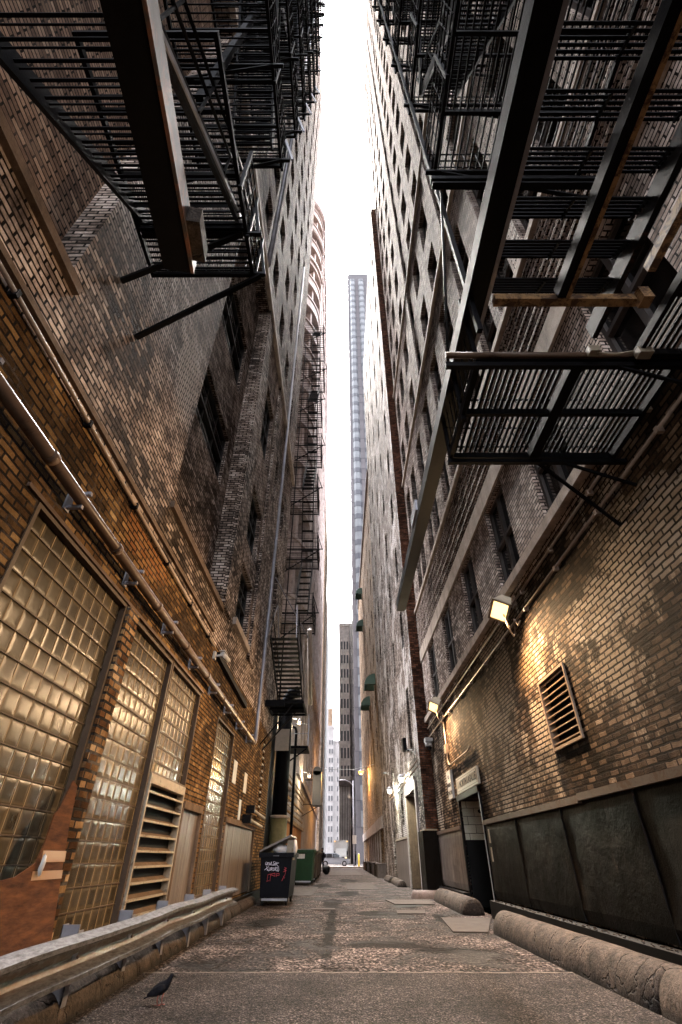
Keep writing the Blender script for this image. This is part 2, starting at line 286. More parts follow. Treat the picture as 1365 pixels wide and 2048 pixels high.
m.set(col=m.mix(m.noise(p, 4, 5), (.03, .025, .022), (.065, .055, .05)), rough=.85, spec=.03); m.bump(ck.outputs['Fac'], .5, .004); M['plate'] = m.m
m = NT('pigeon_feathers'); p = m.coord('Object'); m.set(col=m.mix(m.noise(p, 22, 5), (.002, .002, .003), (.016, .015, .017)), rough=.8, spec=.05); M['pigeon'] = m.m
M['pinkleg'] = flat('pigeon_foot', (.16, .05, .04), .6)
M['carpaint'] = flat('silver_car_paint', (.16, .16, .175), .3, .1)
M['lampwarm'] = emis('lit_warm_lamp', (1.0, .62, .22), .14)
M['lampcool'] = emis('lit_pale_lamp', (.95, 1.0, .72), .3)
M['lampamber'] = emis('lit_amber_lamp', (1.0, .46, .09), .2)

# ---------------------------------------------------------------- mesh building
class MB:
    def __init__(s): s.v = []; s.f = []; s.sm = []
    def face(s, pts, smooth=False):
        i = len(s.v); s.v += [tuple(p) for p in pts]; s.f.append(tuple(range(i, i+len(pts)))); s.sm.append(smooth); return s
    def box(s, x0, x1, y0, y1, z0, z1, fn=None):
        if x0 > x1: x0, x1 = x1, x0
        if y0 > y1: y0, y1 = y1, y0
        if z0 > z1: z0, z1 = z1, z0
        P = [(x0,y0,z0),(x1,y0,z0),(x1,y1,z0),(x0,y1,z0),(x0,y0,z1),(x1,y0,z1),(x1,y1,z1),(x0,y1,z1)]
        if fn: P = [fn(Vector(q)) for q in P]
        i = len(s.v); s.v += [tuple(q) for q in P]
        for f in ((0,3,2,1),(4,5,6,7),(0,1,5,4),(1,2,6,5),(2,3,7,6),(3,0,4,7)): s.f.append(tuple(i+k for k in f)); s.sm.append(False)
        return s
    def bar(s, a, b, w, h=None, up=(0,0,1)):
        h = h or w; a = Vector(a); b = Vector(b); d = (b-a); L = d.length
        if L < 1e-6: return s
        d /= L; u = Vector(up)
        if abs(d.dot(u)) > .98: u = Vector((0,1,0))
        x = d.cross(u).normalized(); y = x.cross(d).normalized()
        i = len(s.v)
        for q in (a, b):
            for sx_, sy in ((-1,-1),(1,-1),(1,1),(-1,1)): s.v.append(tuple(q + x*sx_*w/2 + y*sy*h/2))
        for f in ((0,1,2,3),(7,6,5,4),(0,4,5,1),(1,5,6,2),(2,6,7,3),(3,7,4,0)): s.f.append(tuple(i+k for k in f)); s.sm.append(False)
        return s
    def tube(s, path, r, n=8, caps=True, flat_=1.0):
        P = [Vector(q) for q in path]; rr = r if isinstance(r, (list, tuple)) else [r]*len(P)
        t0 = (P[1]-P[0]).normalized(); u = Vector((0,0,1)) if abs(t0.z) < .9 else Vector((1,0,0))
        nrm = t0.cross(u).normalized(); i0 = len(s.v)
        for k, q in enumerate(P):
            t = ((P[min(k+1, len(P)-1)]-P[k]).normalized() + (P[k]-P[max(k-1, 0)]).normalized())
            t = t.normalized() if t.length > 1e-6 else t0
            nrm = (nrm - t*nrm.dot(t)).normalized(); bn = t.cross(nrm)
            for j in range(n):
                a = 2*math.pi*j/n; s.v.append(tuple(q + nrm*math.cos(a)*rr[k]*flat_ + bn*math.sin(a)*rr[k]))
        for k in range(len(P)-1):
            for j in range(n):
                a = i0+k*n+j; b = i0+k*n+(j+1) % n; s.f.append((a, b, b+n, a+n)); s.sm.append(True)
        if caps:
            s.f.append(tuple(i0+j for j in reversed(range(n)))); s.sm.append(False)
            e = i0+(len(P)-1)*n; s.f.append(tuple(e+j for j in range(n))); s.sm.append(False)
        return s
    def extrude(s, prof, a, b, smooth=False, caps=True):
        # prof: list of (dx,dz) offsets; swept along Y-like segment a->b (world X and Z offsets)
        a = Vector(a); b = Vector(b); n = len(prof); i = len(s.v)
        for q in (a, b):
            for dx, dz in prof: s.v.append((q.x+dx, q.y, q.z+dz))
        for j in range(n): k = (j+1) % n; s.f.append((i+j, i+k, i+n+k, i+n+j)); s.sm.append(smooth)
        if caps: s.f.append(tuple(i+j for j in reversed(range(n)))); s.sm.append(False); s.f.append(tuple(i+n+j for j in range(n))); s.sm.append(False)
        return s
    def blob(s, c, r, n=10, m=7, jit=0.0, rot=None):
        c = Vector(c); i0 = len(s.v); rnd = random.Random(int(c.x*1000+c.y*77))
        for a in range(m+1):
            th = math.pi*a/m
            for b in range(n):
                ph = 2*math.pi*b/n; k = 1+rnd.uniform(-jit, jit)
                q = Vector((r[0]*math.sin(th)*math.cos(ph)*k, r[1]*math.sin(th)*math.sin(ph)*k, r[2]*math.cos(th)*k))
                if rot: q = rot @ q
                s.v.append(tuple(c+q))
        for a in range(m):
            for b in range(n):
                p = i0+a*n+b; q = i0+a*n+(b+1) % n; s.f.append((p, p+n, q+n, q)); s.sm.append(True)
        return s
    def mesh(s, name, mat, off=(0,0,0)):
        me = bpy.data.meshes.new(name); o = Vector(off)
        me.from_pydata([tuple(Vector(q)-o) for q in s.v], [], s.f); me.materials.append(mat)
        me.polygons.foreach_set('use_smooth', s.sm)
        uv = me.uv_layers.new(name='UVMap').data
        for pg in me.polygons:
            nx, ny, nz = abs(pg.normal.x), abs(pg.normal.y), abs(pg.normal.z)
            for li in pg.loop_indices:
                q = s.v[me.loops[li].vertex_index]
                uv[li].uv = (q[0], q[1]) if nz > max(nx, ny) else ((q[1], q[2]) if nx >= ny else (q[0], q[2]))
        me.update(); return me

def tag(o, label, cat, group=None, kind=None):
    if label: o['label'] = label
    if cat: o['category'] = cat
    if group: o['group'] = group
    if kind: o['kind'] = kind
    return o
def struct(name, mb, mat):
    o = bpy.data.objects.new(name, mb.mesh(name, mat)); COL.objects.link(o); o['kind'] = 'structure'; return o
def single(name, mb, mat, loc, label, cat, group=None):
    o = bpy.data.objects.new(name, mb.mesh(name, mat, loc)); o.location = loc; COL.objects.link(o); tag(o, label, cat, group); return o
class Thing:
    def __init__(s, name, loc, label, cat, group=None):
        s.r = bpy.data.objects.new(name, None); s.r.location = loc; s.loc = Vector(loc); COL.objects.link(s.r); tag(s.r, label, cat, group)
    def part(s, name, mb, mat, parent=None, label=None, kind=None):
        o = bpy.data.objects.new(name, mb.mesh(name, mat, s.loc)); COL.objects.link(o); o.parent = parent or s.r
        if label: o['label'] = label
        if kind: o['kind'] = kind
        return o
def copy_tree(o, parent=None):
    c = o.copy(); COL.objects.link(c)
    if parent: c.parent = parent
    for ch in list(o.children): copy_tree(ch, c)
    return c

# flat wall with openings. 'a' = start, direction along Y (for X-planes) ; out = +1/-1 the x direction the wall faces
def wallx(mb, X, out, y0, y1, z0, z1, ops=(), depth=.25, zmax=None):
    ys = sorted({y0, y1, *[min(max(o[0], y0), y1) for o in ops], *[min(max(o[1], y0), y1) for o in ops]})
    zs = sorted({z0, z1, *[min(max(o[2], z0), z1) for o in ops], *[min(max(o[3], z0), z1) for o in ops]})
    ys = [a for i, a in enumerate(ys) if i == 0 or a-ys[i-1] > 1e-5]; zs = [a for i, a in enumerate(zs) if i == 0 or a-zs[i-1] > 1e-5]
    def solid(y, z): return not any(o[0] < y < o[1] and o[2] < z < o[3] for o in ops)
    for j in range(len(zs)-1):
        i = 0
        while i < len(ys)-1:
            if not solid((ys[i]+ys[i+1])/2, (zs[j]+zs[j+1])/2): i += 1; continue
            k = i
            while k+1 < len(ys)-1 and solid((ys[k+1]+ys[k+2])/2, (zs[j]+zs[j+1])/2): k += 1
            a, b, c, d = ys[i], ys[k+1], zs[j], zs[j+1]
            q = [(X, a, c), (X, b, c), (X, b, d), (X, a, d)]
            mb.face(q if out > 0 else q[::-1]); i = k+1
    for o in ops:
        a, b, c, d = max(o[0], y0), min(o[1], y1), max(o[2], z0), min(o[3], z1); dp = o[4] if len(o) > 4 else depth; Xi = X-out*dp
        if b <= a or d <= c: continue
        mb.face([(X, a, c), (Xi, a, c), (Xi, a, d), (X, a, d)]); mb.face([(X, b, c), (X, b, d), (Xi, b, d), (Xi, b, c)])
        if c > z0+1e-4 or z0 == 0: mb.face([(X, a, c), (X, b, c), (Xi, b, c), (Xi, a, c)])
        mb.face([(X, a, d), (Xi, a, d), (Xi, b, d), (X, b, d)])
    return mb

# sash window, local coords: x = depth out (towards +x), y across, z up; origin bottom centre of the opening
WCACHE = {}
def win_meshes(wd, ht, style='sash', fm='frame'):
    k = (round(wd, 2), round(ht, 2), style, fm)
    if k in WCACHE: return WCACHE[k]
    f = MB(); t = .07
    f.box(-.04, .03, -wd/2+.001, -wd/2+t, 0.001, ht-.001); f.box(-.04, .03, wd/2-t, wd/2-.001, 0.001, ht-.001)
    f.box(-.04, .03, -wd/2+t, wd/2-t, 0.001, t); f.box(-.04, .03, -wd/2+t, wd/2-t, ht-t, ht-.001)
    f.box(-.03, .05, -wd/2+t, wd/2-t, ht*.5-.035, ht*.5+.035)
    if style == 'grid':
        for q in (-.17, .17): f.box(-.02, .02, wd*q-.015, wd*q+.015, t, ht-t)
        for q in (.25, .75): f.box(-.018, .018, -wd/2+t, wd/2-t, ht*q-.015, ht*q+.015)
    elif style == 'double':
        f.box(-.035, .045, -.05, .05, t, ht-t)
    g = MB().box(-.035, -.03, -wd/2+t*.5, wd/2-t*.5, t*.5, ht-t*.5)
    WCACHE[k] = (f.mesh('window', M[fm]), g.mesh('pane', M['glass'])); return WCACHE[k]
NWIN = {}
def put_windows(T, X, out, ops, style='sash', inset=.17, fm='frame', limit=100):
    # nearest first; past the limit merged into one part
    ops = sorted(ops, key=lambda o: (o[0]**2+(o[2])**2))
    done = NWIN.get(T.r.name, 0); rest = []
    for o in ops:
        if done >= limit: rest.append(o); continue
        wd, ht = o[1]-o[0], o[3]-o[2]; me = win_meshes(wd, ht, style, fm)
        a = bpy.data.objects.new('window', me[0]); b = bpy.data.objects.new('pane', me[1])
        COL.objects.link(a); COL.objects.link(b); a.parent = T.r; b.parent = a
        a.location = Vector((X-out*inset, (o[0]+o[1])/2, o[2])) - T.loc
        a.rotation_euler = (0, 0, 0 if out > 0 else math.pi); done += 1
    NWIN[T.r.name] = done
    if rest:
        f = MB(); g = MB()
        for o in rest:
            x0, x1 = X-out*(inset+.04), X-out*(inset-.03)
            for a, b, c, d in ((o[0]+.001, o[0]+.07, o[2]+.001, o[3]-.001), (o[1]-.07, o[1]-.001, o[2]+.001, o[3]-.001), (o[0]+.07, o[1]-.07, (o[2]+o[3])/2-.035, (o[2]+o[3])/2+.035)): f.box(x0, x1, a, b, c, d)
            g.box(X-out*(inset+.035), X-out*(inset+.03), o[0]+.03, o[1]-.03, o[2]+.02, o[3]-.02)
        p = T.part('window', f, M[fm], kind='stuff'); T.part('pane', g, M['glass'], parent=p, kind='stuff')

# ================================================================ GROUND
m = NT('worn_paving'); p = m.geo(); f = m.noise(p, 62, 2, .6); g_ = m.noise(p, 13, 6, .8); b = m.noise(p, 1.3, 6, .7, .4)
v = m.math('ADD', m.math('MULTIPLY', f, .7), m.math('MULTIPLY', g_, .3))
c = m.ramp(v, [(.36, (.0015, .001, .001)), (.46, (.007, .0052, .0046)), (.54, (.024, .0185, .0165)), (.66, (.125, .102, .094))])
c = m.mix(.8, c, m.ramp(b, [(.36, .4), (.5, .9), (.64, 1.35)]), 'MULTIPLY'); m.set(col=c, rough=.85, spec=.06); m.bump(m.math('ADD', v, m.math('MULTIPLY', b, .6)), 1.0, .03); pav = m.m
g = MB()
g.face([(-400, -60, 0), (400, -60, 0), (400, 700, 0), (-400, 700, 0)]); struct('ground', g, M['asphalt'])
g = MB(); g.box(-3.0, 3.75, -8, 7.3, -.1, .012); struct('alley_paving', g, pav)
g = MB()
for i in range(60):   # irregular joint of pale cement across the lane
    x = -2.9+i*.107; g.box(x, x+.107, 7.285+random.uniform(-.02, .012), 7.325+random.uniform(-.015, .03), .002, .0155+random.uniform(-.002, .001))
struct('cement_joint', g, stone('cement', (.085, .07, .06), var=.8, scale=8, streaks=0))
g = MB(); g.box(-60, 60, 76.2, 78.6, 0.002, .13); g.box(-60, -.7, 97.2, 99.5, .002, .13); g.box(-.6, 60, 97.2, 97.9, .002, .13); struct('sidewalk', g, M['conc_pale'])
g = MB(); g.box(-60, 60, 78.62, 97.18, .001, .006); struct('street', g, stone('street_surface', (.10, .09, .088), var=.4, scale=1.2, streaks=0))
g = MB()
for x0, x1, y0, y1 in ((-2.6, -1.0, 20.6, 26.5), (.25, 1.55, 24.6, 31), (2.5, 2.9, 20.9, 23.2), (-1.0, 1.6, 44, 61)): g.box(x0, x1, y0, y1, .001, .009)
struct('concrete_slab', g, stone('worn_slab', (.035, .028, .025), var=1.0, scale=4, bump=.6, streaks=0))

# ================================================================ LEFT NEAR BUILDING
L = -2.7
LB = Thing('brick_building', (L-4, 8, 0), 'tall brown brick building with glass block windows, filling the near left side', 'building')
gb = [(3.33, 5.45, .30, 3.6), (5.80, 7.46, .30, 3.57), (7.52, 9.32, 2.02, 3.57), (7.52, 9.32, .30, 2.02), (10.98, 12.85, .45, 3.55), (9.45, 10.75, .3, 1.78), (13.1, 17.6, .25, 1.77), (17.95, 18.35, 2.1, 4.4), (-1.2, 1.0, .3, 3.6)]
mb = MB(); wallx(mb, L, 1, -8, 20, 0, 4.75, gb, .10); LB.part('wall', mb, M['tan'], label='tan brick lower wall, lamp warmth in its colour')
r1 = (-1.9, 2.35, 5.72, 17.4, .34); r2 = (5.9, 9.65, 5.62, 17.4, .34)
upc = [-.3, 2.7, 5.1, 7.5, 9.85, 12.2, 14.6, 17.0]
colA = [(11.2, 12.9, 5.9, 7.65), (11.2, 12.9, 8.4, 10.4), (11.2, 12.9, 12.3, 15.2)]
colB = [(15.9+1, 17.9, 9.0, 10.9), (16.9, 17.9, 12.6, 14.5), (14.3, 15.1, 12.6, 14.5)]
upw = [(c_-.5, c_+.5, z, z+2.0) for z in [19.6+3.75*k for k in range(17)] for c_ in upc]
mb = MB(); wallx(mb, L, 1, -8, 20, 4.75, 87, [r1, r2]+colA+colB+upw, .28); LB.part('wall', mb, M['brownL'], label='sooty grey brown brick upper wall')
# recessed bays
mb = MB(); wallx(mb, L-.34, 1, -1.9, 2.35, 5.72, 17.4, [], .2); LB.part('bay_wall', mb, M['smoothL'])
rw = [(6.35, 9.1, 8.55, 10.15), (6.35, 9.1, 12.1, 14.3)]
mb = MB(); wallx(mb, L-.34, 1, 5.9, 9.65, 5.62, 17.4, rw, .3); LB.part('bay_wall', mb, M['brownL'])
put_windows(LB, L-.34, 1, rw, 'grid', .12); put_windows(LB, L, 1, colA, 'grid'); put_windows(LB, L, 1, colB+upw, 'sash')
for y0, y1, z in ((-1.9, 2.35, 5.72), (5.9, 9.65, 5.62)): LB.part('sill', MB().box(L-.34, L+.07, y0, y1+.15, z-.12, z+.002), M['stucco'])  # shade on the recess sills is put into this dark colour
LB.part('sill', MB().box(L-.2, L+.10, 11.0, 13.1, 5.72, 5.9), M['limestone'])
LB.part('string_course', MB().box(L+.002, L+.14, -8, 20, 17.6, 17.95), M['limestone'])
# quoin piers standing proud of the wall
LB.part('pier', MB().box(L+.002, L+.09, 13.25, 14.1, 5.6, 17.6), M['brownL'])
LB.part('pier', MB().box(L+.002, L+.09, 9.7, 10.5, 5.6, 17.6), M['brownL'])
mb = MB(); mb.box(L-9, L-.6, -8, 20, 0, 87); LB.part('core', mb, M['stucco'])
mb = MB(); mb.face([(L, 20, 0), (L-1, 20, 0), (L-1, 20, 87), (L, 20, 87)]); mb.face([(L, -8, 0), (L, -8, 87), (L-1, -8, 87), (L-1, -8, 0)]); mb.face([(L, -8, 87), (L, 20, 87), (L-1, 20, 87), (L-1, -8, 87)]); LB.part('wall', mb, M['brownL'])
# glass block panels
def gpanel(y0, y1, z0, z1, mat, bury=.06):
    mb = MB(); X = L-bury; mb.box(X-.06, X, y0+.03, y1-.03, z0+.03, z1-.03)
    o = LB.part('glass_block_window', mb, mat)
    # raised steel grid rods
    f = MB()
    k = math.ceil((z0+.05)/.2)
    while k*.2 < z1-.05: f.box(X+.001, X+.012, y0+.03, y1-.03, k*.2-.006, k*.2+.006); k += 1
    f.box(X-.05, L+.012, y0-.012, y0+.032, z0-.01, z1+.01); f.box(X-.05, L+.012, y1-.032, y1+.012, z0-.01, z1+.01); f.box(X-.05, L+.012, y0+.032, y1-.032, z1-.03, z1+.01); f.box(X-.05, L+.012, y0+.032, y1-.032, z0-.01, z0+.03)
    LB.part('frame', f, metal('panel_frame', (.16, .10, .055), rough=.5, scale=8) if 'pf' not in M else M['pf'], parent=o)
M['pf'] = metal('panel_frame', (.055, .032, .018), rough=.55, scale=8, spec=.2)
gpanel(*gb[0], M['gblock']); gpanel(*gb[1], M['gblock']); gpanel(*gb[2], M['gblock']); gpanel(*gb[4], M['gblock2']); gpanel(*gb[8], M['gblock'])
LB.part('pier', MB().box(L+.002, L+.05, 5.47, 5.785, .0, 3.6), M['pier'], label='narrow pier of chipped pale bricks')
LB.part('lintel', MB().box(L+.002, L+.03, 3.1, 9.45, 3.62, 3.66), M['pipe'])
for a, b, nm in ((9.45, 10.75, 'panel2'), (13.1, 17.6, 'panel2')):
    z1 = 1.78 if a < 12 else 1.77; z0 = .3 if a < 12 else .25
    mb = MB(); k = a+.03
    while k < b-.05:
        e = min(k+.62, b-.03); mb.box(L-.09, L-.045+random.uniform(-.006, .006), k, e-.012, z0+.02, z1-.05); k = e
    o = LB.part('metal_door', mb, M[nm]); LB.part('frame', MB().box(L-.09, L+.03, a, b, z1-.05, z1+.06).box(L-.09, L+.015, a-.03, a+.03, z0, z1-.05).box(L-.09, L+.015, b-.03, b+.03, z0, z1-.05), M['stucco'], parent=o)
LB.part('plinth', MB().box(L+.002, L+.12, 12.9, 20, .0, .22), M['ledge'])
# louvred vent
V = Thing('louvre_vent', (L, 8.4, .3), 'tall tan louvred metal vent below a glass block window', 'vent')
f = MB(); y0, y1, z0, z1 = 7.52, 9.32, .30, 2.02
f.box(L-.08, L+.03, y0+.01, y0+.06, z0, z1); f.box(L-.08, L+.03, y1-.06, y1-.01, z0, z1); f.box(L-.08, L+.034, y0+.06, y1-.06, z1-.12, z1-.004); f.box(L-.08, L+.03, y0+.06, y1-.06, z0, z0+.05)
V.part('frame', f, M['tanmetal'])
for k in range(9):
    z = z0+.14+k*.17
    o = V.part('slat', MB().bar((L+.015, y0+.06, z), (L+.015, y1-.06, z), .03, .026), M['tanmetal'])
    V.part('blade', MB().face([(L-.002, y0+.06, z+.005), (L-.002, y1-.06, z+.005), (L-.085, y1-.06, z+.05), (L-.085, y0+.06, z+.05)]), M['stucco'], parent=o)
V.part('backing', MB().box(L-.098, L-.09, y0+.02, y1-.02, z0+.02, z1-.02), M['ledge'])
V = Thing('slot_vent', (L, 18.15, 2.1), 'narrow upright slatted vent high on the tan wall near the dark duct', 'vent')
V.part('backing', MB().box(L-.095, L-.085, 17.96, 18.34, 2.11, 4.39), M['ledge']); s = MB()
for k in range(11): s.bar((L-.02, 17.97, 2.2+k*.205), (L-.02, 18.33, 2.2+k*.205), .06, .05)
V.part('slats', s, M['tanmetal'])
# notices on the wall
for (a, b, z0, z1), lb in (((13.25, 13.7, 2.55, 3.05), 'long weathered white notice, nearest on the tan brick wall'), ((14.9, 15.35, 2.5, 2.98), 'cream paper notice, farthest along the tan brick wall'), ((14.55, 14.85, 1.85, 2.3), 'narrow white notice just above the brown sheet metal')):
    single('wall_notice', MB().box(L+.003, L+.014, a, b, z0, z1), M['white'] if 'cream' not in lb else M['sign'], (L, (a+b)/2, z0), lb, 'notice', 'notices on the tan wall')
for z, e, lb in ((2.0, 16.2, 'upper'), (1.72, 16.9, 'lower')):
    pass
# big pipe with brackets, elbow, riser
T = Thing('drain_pipe', (L, 8, 3.87), 'thick rusty horizontal pipe under the conduit, turning up the wall at its far end', 'pipe')
T.part('pipe', MB().tube([(L+.14, -2, 3.93), (L+.14, 5, 3.88), (L+.14, 15.0, 3.78)], .06, 10), M['pipe'])
T.part('riser', MB().tube([(L+.14, 15.0, 3.78), (L+.14, 15.22, 3.80), (L+.14, 15.34, 3.92), (L+.14, 15.38, 4.2), (L+.14, 15.5, 8), (L+.14, 16.1, 34)], .06, 10), M['steel'])
for k in range(9):
    y = 2.1+k*1.55; zc = 3.93-.01*y
    T.part('bracket', MB().box(L+.001, L+.21, y, y+.035, zc+.062, zc+.10).box(L+.001, L+.02, y-.03, y+.065, zc-.12, zc+.16).box(L+.001, L+.17, y, y+.035, zc-.10, zc-.063), M['steel'])
for k in range(9): T.part('coupling', MB().tube([(L+.14, 3+k*1.5, 3.90-k*.014), (L+.14, 3.09+k*1.5, 3.90-k*.014)], .07, 10), M['pipe'])
# conduit and flat ledge
T = Thing('wall_conduit', (L, 5, 4.7), 'long thin conduit running along the left wall above the thick pipe to a camera', 'conduit')
T.part('tube', MB().tube([(L+.05, -2, 4.82), (L+.05, 9.6, 4.62)], .022, 8), M['conduit'])
for k in range(7): T.part('clamp', MB().box(L+.001, L+.08, .6+k*1.4, .64+k*1.4, 4.73-k*.024, 4.81-k*.024), M['blackrust'])
single('timber_batten', MB().box(L+.002, L+.05, -2, 9.4, 4.86, 4.93), M['stucco'], (L, 4, 4.86), 'flat brown batten just above the thin conduit on the left wall', 'batten')
single('steel_channel', MB().bar((L+.06, 9.9, 4.55), (L+.06, 13.6, 4.42), .09, .12), M['blackrust'], (L, 9.9, 4.5), 'dark steel channel fixed to the tan wall beyond the white camera', 'channel')
def bullet_camera(p, d, lb, grp='security cameras'):
    T = Thing('security_camera', p, lb, 'camera', grp); p = Vector(p); d = Vector(d).normalized()
    T.part('body', MB().tube([p, p+d*.26], .055, 10).box(p.x-.06, p.x+.06, p.y-.02, p.y+.3, p.z+.055, p.z+.07), M['white'])
    T.part('bracket', MB().tube([p+d*.05, p+Vector((-.14 if p.x < 0 else .14, 0, -.05))], .02, 6).box(p.x-.18 if p.x < 0 else p.x+.13, p.x-.13 if p.x < 0 else p.x+.18, p.y-.06, p.y+.06, p.z-.12, p.z+.04), M['white'])
    T.part('lens', MB().tube([p+d*.26, p+d*.27], .04, 10), M['rubber'])
bullet_camera((L+.19, 9.75, 4.52), (.35, .9, -.25), 'white bullet camera at the end of the long conduit on the left wall')
# small wall pipes near the dumpster
T = Thing('vent_hood_pipes', (L, 16, 2.1), 'pair of stubby horizontal pipes with dark flanges above the dumpster', 'pipe')
for y, z in ((15.9, 2.16), (15.4, 1.90)): T.part('pipe', MB().tube([(L+.16, y, z), (L+.16, y+2.6, z-.06)], .045, 8), M['tanmetal']); T.part('flange', MB().box(L+.001, L+.24, y-.16, y, z-.09, z+.1), M['blackrust'])

# ================================================================ RIGHT NEAR BUILDING
Rw = 3.45
RB = Thing('brick_building', (Rw+4, 8, 0), 'tall pale brick building with sash windows, filling the near right side', 'building')
door = (13.5, 15.9, 0.0, 2.36)
dado = [(-3, 13.35, .33, 1.70, .06), (16.02, 20.0, .33, 1.72, .06)]
lou = (7.24, 8.36, 2.42, 3.5)
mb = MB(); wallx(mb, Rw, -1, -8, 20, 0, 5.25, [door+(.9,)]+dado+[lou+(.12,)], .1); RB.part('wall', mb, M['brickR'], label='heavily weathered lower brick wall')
wc = [.15, 3.05, 5.8, 8.45, 11.35, 14.5, 17.6]
w1 = [(c_-.64, c_+.64, 5.56, 7.70) for c_ in wc]
w2 = [(c_+d-.46, c_+d+.46, 10.15, 12.5) for c_ in wc for d in (-.62, .62)]
w3 = [(c_-.55, c_+.55, z, z+2.3) for z in [14.0+3.7*k for k in range(20)] for c_ in (-1.3, .6, 2.6, 4.6, 6.7, 8.8, 10.9, 13.0, 15.1, 17.2, 19.0)]
mb = MB(); wallx(mb, Rw, -1, -8, 20, 5.25, 90, w1+w2+w3, .24); RB.part('wall', mb, M['brickRu'], label='pale brick upper wall')
put_windows(RB, Rw, -1, w1, 'double', .13, 'framemid'); put_windows(RB, Rw, -1, w2+w3, 'sash', .2, 'framemid', limit=100)
RB.part('sill_course', MB().box(Rw-.12, Rw-.002, -8, 20, 5.36, 5.54), M['limestone'])
RB.part('lintel_course', MB().box(Rw-.05, Rw-.002, -8, 20, 7.75, 8.25), M['limestone'])
mb = MB()
for k in range(11): mb.box(Rw-.05-.012*(k % 2), Rw-.002, -8, 20, 8.30+k*.15, 8.30+k*.15+.075)
RB.part('corbel_course', mb, M['brickRu'], label='ribbed band of projecting brick courses')
for z in (9.98, 17.45, 24.85): RB.part('sill_course', MB().box(Rw-.11, Rw-.002, -8, 20, z, z+.16), M['limestone'])
for y in (1.6, 7.1, 12.9): RB.part('pier', MB().box(Rw-.07, Rw-.002, y, y+.5, 17.62, 88), M['brickRu'])
RB.part('cornice', MB().box(Rw-.12, Rw-.002, -8, 20, 88.5, 90), M['limestone'])
mb = MB(); mb.box(Rw+.95, Rw+9, -8, 20, 0, 90); RB.part('core', mb, M['stucco'])
mb = MB(); mb.face([(Rw, 20, 0), (Rw, 20, 90), (Rw+1, 20, 90), (Rw+1, 20, 0)]); mb.face([(Rw, -8, 0), (Rw+1, -8, 0), (Rw+1, -8, 90), (Rw, -8, 90)]); RB.part('wall', mb, M['brickRu'])
# sheet metal dado, individual sheets
def dado_sheet(y0, y1, mat, z0=.33, z1=1.70):
    n = 8; mb = MB(); rnd = random.Random(int(y0*10)); nx = 10
    def pt(i, j):
        y = y0+.006+(y1-y0-.012)*i/n; z = z0+(z1-z0)*j/nx
        bulge = .018*math.sin(math.pi*i/n)*math.sin(math.pi*j/nx*1.0)+ (rnd2[i][j])
        return (Rw-.045-bulge if j not in (0, nx) else Rw-.03, y, z)
    rnd2 = [[rnd.uniform(-.003, .004) + (.022*max(0, 1-j/3.0) if i in (n-1, n) else 0) for j in range(nx+1)] for i in range(n+1)]
    for i in range(n):
        for j in range(nx): mb.face([pt(i, j), pt(i, j+1), pt(i+1, j+1), pt(i+1, j)], False)
    mb.box(Rw-.029, Rw-.01, y0+.01, y1-.01, z0+.01, z1-.01)
    return mb
for i, (a, b) in enumerate(((-2.95, -.5), (-.5, 1.9), (1.9, 4.15), (4.15, 6.35), (6.35, 8.6), (8.6, 10.95), (10.95, 13.3))): RB.part('metal_sheet', dado_sheet(a, b, None), M['panel'])
for y in (-.5, 1.9, 4.15, 6.35, 8.6, 10.95): RB.part('seam', MB().box(Rw-.062, Rw-.03, y-.003, y+.003, .34, 1.69), M['blackrust'])
for a, b in ((16.05, 18.0), (18.0, 19.95)): RB.part('metal_sheet', dado_sheet(a, b, None, .33, 1.70), M['panel2'], label='grey brown streaked sheet')
mb = MB()
for a, b, z in ((-3, 2.2, 1.76), (2.2, 7.8, 1.745), (7.8, 13.32, 1.72), (16.0, 20, 1.74)): mb.box(Rw-.09, Rw-.003, a, b-.01, z-.045, z+.045)
RB.part('trim', mb, metal('iron_trim', (.10, .075, .06), rough=.4, rust=(.07, .035, .02), rustamt=.5, scale=8))
RB.part('plinth', MB().box(Rw-.20, Rw-.003, -3, 13.3, 0, .30).box(Rw-.20, Rw-.003, 16.05, 20, 0, .30), M['ledge'])
mb = MB()
rnd = random.Random(3)
for k in range(300):
    y = rnd.uniform(-1, 13.2) if k < 330 else rnd.uniform(16.1, 19.9); x = Rw-.06-rnd.uniform(0, .12); s_ = rnd.uniform(.004, .014); mb.box(x-s_, x+s_, y-s_, y+s_, .301, .301+s_*.8)
tag(RB.part('rubble', mb, M['concrete'], kind='stuff'), None, None)
# doorway
D = RB
D.part('door_recess_wall', MB().box(Rw+.88, Rw+.90, 13.5, 15.9, 0, 2.36), M['whiteglaze'])
D.part('side_wall', MB().face([(Rw+.02, 15.893, 1.45), (Rw+.88, 15.893, 1.45), (Rw+.88, 15.893, 2.36), (Rw+.02, 15.893, 2.36)]), M['whiteglaze'], label='white glazed tiles inside the doorway')
D.part('side_wall', MB().face([(Rw+.02, 15.890, 0.01), (Rw+.88, 15.890, 0.01), (Rw+.88, 15.890, 1.449), (Rw+.02, 15.890, 1.449)]), M['ledge'], label='black painted lower wall inside the doorway')
o = D.part('door_frame', MB().box(Rw-.05, Rw+.06, 13.42, 13.50, 0, 2.44).box(Rw-.05, Rw+.06, 15.9, 16.0, 0, 2.44).box(Rw-.08, Rw+.06, 13.42, 16.0, 2.36, 2.50), M['blackrust'])
D.part('door', MB().box(Rw+.60, Rw+.66, 13.52, 15.88, 0.01, 1.42), M['ledge'])
D.part('door_jamb', MB().box(Rw-.065, Rw-.052, 13.435, 13.46, 0, 2.36), M['white'])
single('door_lamp', MB().blob((Rw+.5, 15.80, 2.12), (.06, .06, .05)), M['ledge'], (Rw+.5, 15.80, 2.07), 'small black round knob high inside the doorway', 'fixture')
